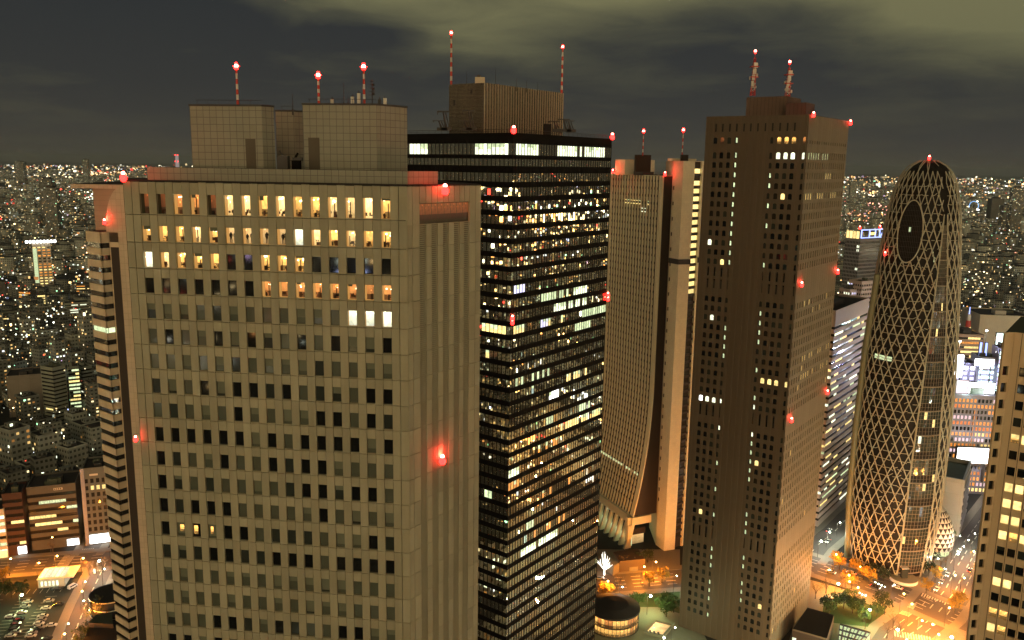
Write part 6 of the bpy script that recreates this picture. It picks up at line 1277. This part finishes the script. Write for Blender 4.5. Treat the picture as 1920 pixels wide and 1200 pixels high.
for (x, yt, Yd, w_, lb) in ((160, 299, 5200, 34, 'lit high-rise sticking above the horizon left'), (38, 303, 6000, 60, 'wide lit roofline building on the left horizon'), (88, 335, 2300, 34, 'pale apartment tower between the far lights on the left'), (96, 352, 2000, 30, 'slim dim tower among the left city lights'), (1868, 372, 3200, 46, 'dark office block among the far lights right'), (1908, 352, 2600, 34, 'dim tower with red lights at the right frame edge'), (1890, 385, 2800, 40, 'low beige hall in the far right city'), (1600, 340, 5200, 40, 'lit tower on the horizon right of the brown tower')):
    a = at(x, yt, Yd); t = MB(); t.box(-w_ / 2, w_ / 2, -w_ / 3, w_ / 3, 0, a[2], CITYF if 'dark' not in lb else MIDG, tone=.09); t.box(-w_ / 4, w_ / 4, -w_ / 5, w_ / 5, a[2], a[2] + 5, STEEL); t.build('high_rise', loc=(a[0], a[1], 0), label=lb, cat='high-rise')
# ------------------------------------------------------------------ the low city
hero = [(96, 200, 236, 345)]
for o in sc.objects:
    if o.type == 'MESH' and (o.name.startswith(('wall', 'glass_shell', 'annexe'))):
        bb = [o.matrix_world @ Vector(c) for c in o.bound_box]; hero.append((min(b_.x for b_ in bb) - 7, max(b_.x for b_ in bb) + 7, min(b_.y for b_ in bb) - 7, max(b_.y for b_ in bb) + 7))
rp = []
for k, (pl, wd) in roads.items():
    for i in range(len(pl) - 1):
        L_ = math.dist(pl[i], pl[i + 1]); n = int(L_ / 6) + 1
        rp += [(pl[i][0] + (pl[i + 1][0] - pl[i][0]) * j / n, pl[i][1] + (pl[i + 1][1] - pl[i][1]) * j / n, wd / 2 + 11) for j in range(n)]
rpa = np.array(rp)
def free(x, y):
    for a in hero:
        if a[0] < x < a[1] and a[2] < y < a[3]: return False
    if y < 430 and -330 < x < -150: return False
    if -20 < x < 300 and y < 470 + (x - 180) * .3 and x > 0 and y < 540: 
        if x < 260 and y < 480: return False
    return ((rpa[:, 0] - x) ** 2 + (rpa[:, 1] - y) ** 2 > rpa[:, 2] ** 2).all()
ca, sa = math.cos(math.radians(-37)), math.sin(math.radians(-37)); cells = []
for i in range(-80, 150):
    for j in range(-60, 130):
        if i % 6 == 0 or j % 5 == 0: continue
        u, v = i * 17 + random.uniform(-1.5, 1.5), j * 17 + random.uniform(-1.5, 1.5); x, y = u * ca - v * sa, u * sa + v * ca
        D = math.hypot(x, y)
        if y < 60 or D > 1700 or D < 260 or abs(math.atan2(x, y)) > math.radians(75): continue
        if D < 430 and x < 0 and not (math.degrees(math.atan2(x, y)) > -30): pass
        if not free(x, y): continue
        cells.append((D, x, y))
cells.sort()
def hgt(D): return random.choice([6.5, 7, 9, 10, 10, 13, 13, 16, 20, 26]) * (1.5 if random.random() < .08 else 1)
def vis(x, y, h): q = proj((x, y, h)); return (-15 < q[0] < 180 or 1575 < q[0] < 1935) and 300 < q[1] < 1225
variants = []
vd = [(11, 9, 7, .05, 'tiny low dark house'), (13, 12, 10, .09, 'grey three-storey house'), (14, 11, 13, .13, 'pale four-storey block with a flat roof'), (12, 14, 16, .07, 'dark five-storey block'), (14, 14, 20, .12, 'pale six-storey apartment block'), (13, 12, 27, .10, 'slim eight-storey tower block'), (15, 13, 10, .16, 'bright-walled low block with roof plant'), (12, 10, 38, .09, 'tall thin apartment tower')]
for wx, wy, h, tn, nm in vd:
    t = MB(); t.prism([(-wx / 2, -wy / 2), (wx / 2, -wy / 2), (wx / 2, wy / 2), (-wx / 2, wy / 2)], 0, h, CITY if h < 26 else CITYB, ROOFD, tone=tn)
    q = MB()
    for b4 in ((-wx / 2, wx / 2, -wy / 2, -wy / 2 + .3), (-wx / 2, wx / 2, wy / 2 - .3, wy / 2), (-wx / 2, -wx / 2 + .3, -wy / 2 + .3, wy / 2 - .3), (wx / 2 - .3, wx / 2, -wy / 2 + .3, wy / 2 - .3)): q.box(*b4, h, h + .8, CITY, tone=tn)
    q.box(-wx * .3, wx * .05, -wy * .25, wy * .2, h, h + 2.6, CITY, tone=tn * .8); q.box(wx * .12, wx * .32, -wy * .1, wy * .1, h, h + 1.2, STEEL, tone=.5)
    variants.append((t, q, nm, h))
made = {}; ind = 0; stuffcells = []
WH = [0, 0, 1, 1, 1, 2, 2, 3, 3, 4, 5, 6, 6, 7]
side_words = {0: 'in the low city left of the striped tower', 1: 'in the city right of the cocoon tower', 2: 'between the brown tower and the cocoon tower'}
for D, x, y in cells:
    vi = random.choice(WH)
    if ind < 290 and D > 330 and vis(x, y, 8):
        px = proj((x, y, 8)); side = 0 if px[0] < 500 else (1 if px[0] > 1750 else 2)
        if vi == 7 and D < 700: vi = 2
        t, q, nm, h = variants[vi]
        if vi not in made: o = t.build('low_building'); q.build('roof', o); made[vi] = o; 
        else: o = copytree(made[vi])
        o.location = (x, y, -.1); o.rotation_euler.z = math.radians(-37 + random.choice([0, 0, 90, 180, 7, -9])); s_ = random.uniform(.85, 1.12); o.scale = (s_, s_, random.uniform(.85, 1.2))
        tag(o, nm + ' ' + side_words[side], 'building', nm + 's ' + side_words[side]); ind += 1
    else: stuffcells.append((D, x, y))
def boxes(name, arr, mt, roofmt, kind='stuff', **tags):
    """arr rows: x, y, wx, wy, h, rot, tone -> one mesh of box buildings"""
    a = np.array(arr, dtype=np.float64); n = len(a); c, s_ = np.cos(a[:, 5]), np.sin(a[:, 5]); V = np.zeros((n, 8, 3))
    for k, (ux, uy) in enumerate(((-.5, -.5), (.5, -.5), (.5, .5), (-.5, .5))):
        lx, ly = ux * a[:, 2], uy * a[:, 3]
        for z in (0, 1): V[:, k + 4 * z, 0] = a[:, 0] + lx * c - ly * s_; V[:, k + 4 * z, 1] = a[:, 1] + lx * s_ + ly * c; V[:, k + 4 * z, 2] = a[:, 4] * z - .1 * (1 - z)
    fq_ = np.array([[0, 1, 5, 4], [1, 2, 6, 5], [2, 3, 7, 6], [3, 0, 4, 7], [4, 5, 6, 7]]); F_ = (fq_[None] + np.arange(n)[:, None, None] * 8).reshape(-1)
    me = bpy.data.meshes.new(name); me.vertices.add(n * 8); me.vertices.foreach_set('co', V.reshape(-1)); me.loops.add(len(F_)); me.loops.foreach_set('vertex_index', F_.astype(np.int32)); me.polygons.add(n * 5); me.polygons.foreach_set('loop_start', np.arange(0, n * 20, 4, dtype=np.int32)); 
    me.materials.append(mt); me.materials.append(roofmt); mi = np.tile(np.array([0, 0, 0, 0, 1], dtype=np.int32), n); me.polygons.foreach_set('material_index', mi)
    uv = np.zeros((n, 5, 4, 2)); r_ = (np.arange(n) * 37 % 4001) * 3.0
    for f_ in range(4):
        L_ = a[:, 2] if f_ % 2 == 0 else a[:, 3]; b0_ = r_ + f_ * 90
        uv[:, f_, 0, 0] = b0_; uv[:, f_, 1, 0] = b0_ + L_; uv[:, f_, 2, 0] = b0_ + L_; uv[:, f_, 3, 0] = b0_; uv[:, f_, 2, 1] = a[:, 4]; uv[:, f_, 3, 1] = a[:, 4]
    uv[:, 4] = -1; ul = me.uv_layers.new(name='UVMap'); ul.data.foreach_set('uv', uv.reshape(-1)); ta = me.attributes.new('tone', 'FLOAT', 'FACE'); ta.data.foreach_set('value', np.repeat(a[:, 6], 5)); me.update(calc_edges=True); me.validate()
    o = bpy.data.objects.new(name, me); sc.collection.objects.link(o); return tag(o, kind=kind, **tags)
arr = []; spots = []
for D, x, y in stuffcells:
    h = hgt(D); arr.append((x, y, random.uniform(10, 15), random.uniform(9, 15), h, math.radians(-37 + random.choice([0, 0, 5, -12])), random.uniform(.04, .15))); spots.append((x, y, h, 8))
near = arr
boxes('dense_low_city', near, CITY, ROOFD, label='mass of small dark city buildings too many to count around the towers', cat='city')
arr = []; NF = 15000
for k in range(NF):
    D = math.exp(rng.uniform(math.log(1650), math.log(14000))); az = rng.uniform(-.62, 1.1) if k % 4 else rng.uniform(-.62, .62); x, y = D * math.sin(az), D * math.cos(az); wsz = min(70, 12 + D * .006) * rng.uniform(.6, 1.3)
    h = float(rng.choice([8, 10, 14, 18, 24, 32])) * (rng.uniform(1, 2.2) if rng.random() < .12 else 1)
    if h > 60 and rng.random() < .6: h = 30
    arr.append((x, y, wsz, wsz * rng.uniform(.5, 1), h, rng.uniform(0, 3.14), rng.uniform(.06, .22))); spots.append((x, y, h, wsz / 2))
boxes('far_city', arr, CITYF, ROOFD, label='endless far city of dark blocks sprinkled with lit windows up to the horizon', cat='city')
# lamps and signs of the city: small glowing boxes on and between the buildings
def lights(name, pos, size, colr, **tags):
    n = len(pos); V = np.zeros((n, 8, 3)); k = 0
    for dz in (-1, 1):
        for dx, dy in ((-1, -1), (1, -1), (1, 1), (-1, 1)): V[:, k] = pos + np.stack([dx * size[:, 0], dy * size[:, 0], dz * size[:, 1]], 1); k += 1
    fq_ = np.array([[0, 1, 5, 4], [1, 2, 6, 5], [2, 3, 7, 6], [3, 0, 4, 7], [4, 5, 6, 7]]); F_ = (fq_[None] + np.arange(n)[:, None, None] * 8).reshape(-1); me = bpy.data.meshes.new(name); me.vertices.add(n * 8); me.vertices.foreach_set('co', V.reshape(-1)); me.loops.add(len(F_)); me.loops.foreach_set('vertex_index', F_.astype(np.int32)); me.polygons.add(n * 5); me.polygons.foreach_set('loop_start', np.arange(0, n * 20, 4, dtype=np.int32))
    ca_ = me.attributes.new('lampcol', 'FLOAT_COLOR', 'FACE'); ca_.data.foreach_set('color', np.repeat(np.concatenate([colr, np.ones((n, 1))], 1), 5, axis=0).reshape(-1)); me.update(calc_edges=True)
    mt = MATS.get('city_lamp')
    if not mt: mt, nn, b = base_mat('city_lamp'); b.inputs['Base Color'].default_value = (0, 0, 0, 1); nn.put(b.inputs['Emission Color'], nn.add('ShaderNodeAttribute', attribute_name='lampcol').outputs['Color']); b.inputs['Emission Strength'].default_value = 1.0; mt.cycles.emission_sampling = 'NONE'
    me.materials.append(mt); o = bpy.data.objects.new(name, me); sc.collection.objects.link(o); return tag(o, kind='stuff', **tags)
pal = np.array([(1, .62, .22), (1, .75, .35), (1, .85, .55), (1, .95, .75), (.9, 1, .8), (1, 1, .95), (.8, .9, 1), (1, .42, .12), (1, .06, .04), (.5, .6, 1), (.4, 1, .6), (.9, .6, 1)]); pw = np.array([.24, .22, .15, .08, .06, .05, .025, .11, .07, .012, .018, .01]); pw /= pw.sum()
M = 46000; D = np.exp(rng.uniform(math.log(560), math.log(24000), M)); az = np.where(rng.random(M) < .8, rng.uniform(-.60, .60, M), rng.uniform(.6, 1.35, M)); cl_ = np.sin(az * 61) * np.sin(np.log(D) * 17 + az * 9) ; keep = rng.random(M) < (.55 + .45 * cl_); D, az = D[keep], az[keep]; M = len(D)
pos = np.stack([D * np.sin(az), D * np.cos(az), rng.uniform(2, 26, M) + (rng.random(M) < .1) * rng.uniform(10, 60, M)], 1)
sz = D * .00031 * np.exp(rng.normal(0, .45, M)); sz2 = sz * rng.choice([.8, 1, 1.2, 2.0], M, p=[.3, .4, .2, .1]); ic = rng.choice(len(pal), M, p=pw); inten = np.exp(rng.normal(.35, .8, M))
okm = np.array([free(p[0], p[1]) if p[1] < 900 else True for p in pos]); lights('city_lights', pos[okm], np.stack([sz, sz2], 1)[okm], (pal[ic] * inten[:, None])[okm], label='thousands of scattered street and window lights of the far city', cat='city lights')
# the city behind and beside the viewpoint, which shows only in the glass
M = 5200; D = np.exp(rng.uniform(math.log(240), math.log(6000), M)); az = rng.uniform(math.radians(50), math.radians(305), M); pos = np.stack([D * np.sin(az), D * np.cos(az), rng.uniform(2, 40, M)], 1)
okm = np.array([(proj(p)[0] < -60 or proj(p)[0] > 1980 or p[1] < 20) and free(p[0], p[1]) for p in pos]); sz = D * .0016 * np.exp(rng.normal(0, .4, M)); ic = rng.choice(len(pal), M, p=pw)
lights('city_lights', pos[okm], np.stack([sz, sz], 1)[okm], (pal[ic] * np.exp(rng.normal(2.6, .6, M))[:, None])[okm], label='lights of the city around the viewpoint that show mirrored in window glass', cat='city lights')
arr = []
for k in range(1500):
    x, y = rng.uniform(-700, 900), rng.uniform(-300, 520); q = proj((x, y, 10)) if y > 30 else (-999, 0)
    if math.hypot(x, y) < 130 or not (q[0] < -100 or q[0] > 2020 or (y < 285)) or not free(x, y) : continue
    if -75 < x < 60 and y > 0 or 60 < x < 260 and 100 < y < 480: continue
    h = float(rng.choice([10, 14, 20, 28])); arr.append((x, y, rng.uniform(12, 22), rng.uniform(12, 20), h, math.radians(-37), rng.uniform(.08, .25)))
boxes('city_beside', arr, CITYB, ROOFD, label='lower city blocks beside and behind the viewpoint', cat='city')
# shopping streets right of the frame and the dark side streets left of it: what the black glass mirrors
for (ox, oy, a0_, a1_, n_, nb_) in ((20, 250, 52, 88, 5200, 420), (-15, 240, -128, -97, 1800, 160)):
    d_ = np.exp(rng.uniform(math.log(110), math.log(3500), n_)); az = np.radians(rng.uniform(a0_, a1_, n_)); x, y = ox + d_ * np.sin(az), oy + d_ * np.cos(az)
    band_ = np.sin(az * 90) * np.sin(np.log(d_) * 14 + az * 20); pos = np.stack([x, y, rng.uniform(1, 24, n_)], 1); okm = (rng.random(n_) < .5 + .5 * band_) & np.array([(y_ < 20 or proj((x_, y_, 5))[0] < -40 or proj((x_, y_, 5))[0] > 1960) for x_, y_ in zip(x, y)])
    sz = (.16 + d_ * .0011) * np.exp(rng.normal(0, .5, n_)); ic = rng.choice(len(pal), n_, p=pw)
    lights('city_lights', pos[okm], np.stack([sz * 1.4, sz * .8], 1)[okm], (pal[ic] * np.exp(rng.normal(1.6, .7, n_))[:, None])[okm], label='lights of the shopping streets beyond the frame edge mirrored in the black tower, %s side' % ('right' if ox > 0 else 'left'), cat='city lights')
    arr = []
    for k in range(nb_):
        d_ = 130 + 1400 * rng.random() ** 1.5; az = math.radians(rng.uniform(a0_ - 4, a1_ + 2)); x, y = ox + d_ * math.sin(az), oy + d_ * math.cos(az); q = proj((x, y, 25)) if y > 20 else (-999, 0)
        if (-60 < q[0] < 1980) or not free(x, y) or (x > 0 and x < 170): continue
        arr.append((x, y, rng.uniform(14, 30), rng.uniform(12, 24), float(rng.choice([8, 12, 18, 26, 34])), math.radians(-37), rng.uniform(.15, .4)))
    boxes('city_beside', arr, CITYX, ROOFG, label='brightly lit shop blocks beyond the frame edge, %s side' % ('right' if ox > 0 else 'left'), cat='city')
for k in range(14):
    d_ = 150 + 45 * k; az = math.radians(rng.uniform(60, 82)); x, y = 20 + d_ * math.sin(az), 250 + d_ * math.cos(az)
    if x < 150: continue
    t = MB(); t.box(-5, 5, -.4, .4, 10, 16, EBRIGHT if k % 3 else ECYAN); t.box(-4, -3.6, -.3, .3, 0, 10, STEEL); t.box(3.6, 4, -.3, .3, 0, 10, STEEL); o = t.build('billboard', loc=(x, y, 0), label='glowing billboard beyond the right edge that shows only mirrored in the black glass', cat='billboard', group='billboards beyond the right edge'); o.rotation_euler.z = math.radians(18)
Pc, Cc_ = [], []
for k in range(90):
    D0 = math.exp(rng.uniform(math.log(900), math.log(15000))); a0 = rng.uniform(-.6, .62); n_ = int(rng.integers(15, 70)); cc = pal[int(rng.choice(len(pal), p=pw))]
    for j in range(n_): dx, dy = rng.normal(0, D0 * .012, 2); Pc.append((D0 * math.sin(a0) + dx, D0 * math.cos(a0) + dy * 2.5, rng.uniform(4, 45))); Cc_.append((cc * .6 + pal[int(rng.integers(0, 6))] * .4) * math.exp(rng.normal(.9, .6)))
Pc = np.array(Pc); Cc_ = np.array(Cc_); DD = np.hypot(Pc[:, 0], Pc[:, 1]); okm = np.array([(free(p[0], p[1]) if p[1] < 900 else True) for p in Pc]); s2 = DD * .0004
lights('city_lights', Pc[okm], np.stack([s2 * 1.2, s2], 1)[okm], Cc_[okm], label='clusters of brighter lights at the station districts of the far city', cat='city lights')
# strings of street lights along far avenues
P2, C2 = [], []
for k in range(130):
    D0 = math.exp(rng.uniform(math.log(620), math.log(9000))); a0 = rng.uniform(-.6, .75); x, y = D0 * math.sin(a0), D0 * math.cos(a0); an = math.radians(37 + 90 * int(rng.integers(2)) + rng.uniform(-25, 25)); col = pal[int(rng.choice([0, 1, 5, 7, 4]))] * rng.uniform(1.5, 4)
    for j in range(int(rng.integers(10, 45))): q = (x + math.cos(an) * j * 28, y + math.sin(an) * j * 28); P2.append((q[0], q[1], 8 + rng.uniform(0, 3))); C2.append(col)
P2 = np.array(P2); C2 = np.array(C2); DD = np.hypot(P2[:, 0], P2[:, 1]); okm = np.array([p[1] > 350 and (free(p[0], p[1]) if p[1] < 900 else True) for p in P2]); s2 = DD * .0005; lights('avenue_lights', P2[okm], np.stack([s2, s2], 1)[okm], C2[okm], label='rows of street lights lining the far avenues', cat='city lights')
for mm in bpy.data.materials:
    if mm.name.startswith(('city_wall', 'hotel_wall', 'room_', 'lit_', 'sign_', 'beacon', 'car_', 'floodlit', 'wheel_blue', 'fairy', 'canopy', 'sodium', 'mercury')) and mm.name not in ('sign_white', 'sign_cyan'): mm.cycles.emission_sampling = 'NONE'

# ------------------------------------------------------------------ night haze
hm = bpy.data.materials.new('night_haze'); hm.use_nodes = True; hn = NT(hm.node_tree); hn.n.clear()
pv = hn.add('ShaderNodeVolumePrincipled', ins={'Color': (.50, .60, .66, 1), 'Density': HAZE}); hn.l.new(pv.outputs[0], hn.add('ShaderNodeOutputMaterial').inputs['Volume'])
t = MB(); t.box(-32000, 32000, -4000, 42000, -2, 300, hm); t.build('haze', kind='stuff', label='thin night haze over the whole city', cat='haze')
sc.cycles.volume_bounces = 0; sc.cycles.volume_step_rate = 10; sc.cycles.volume_max_steps = 32
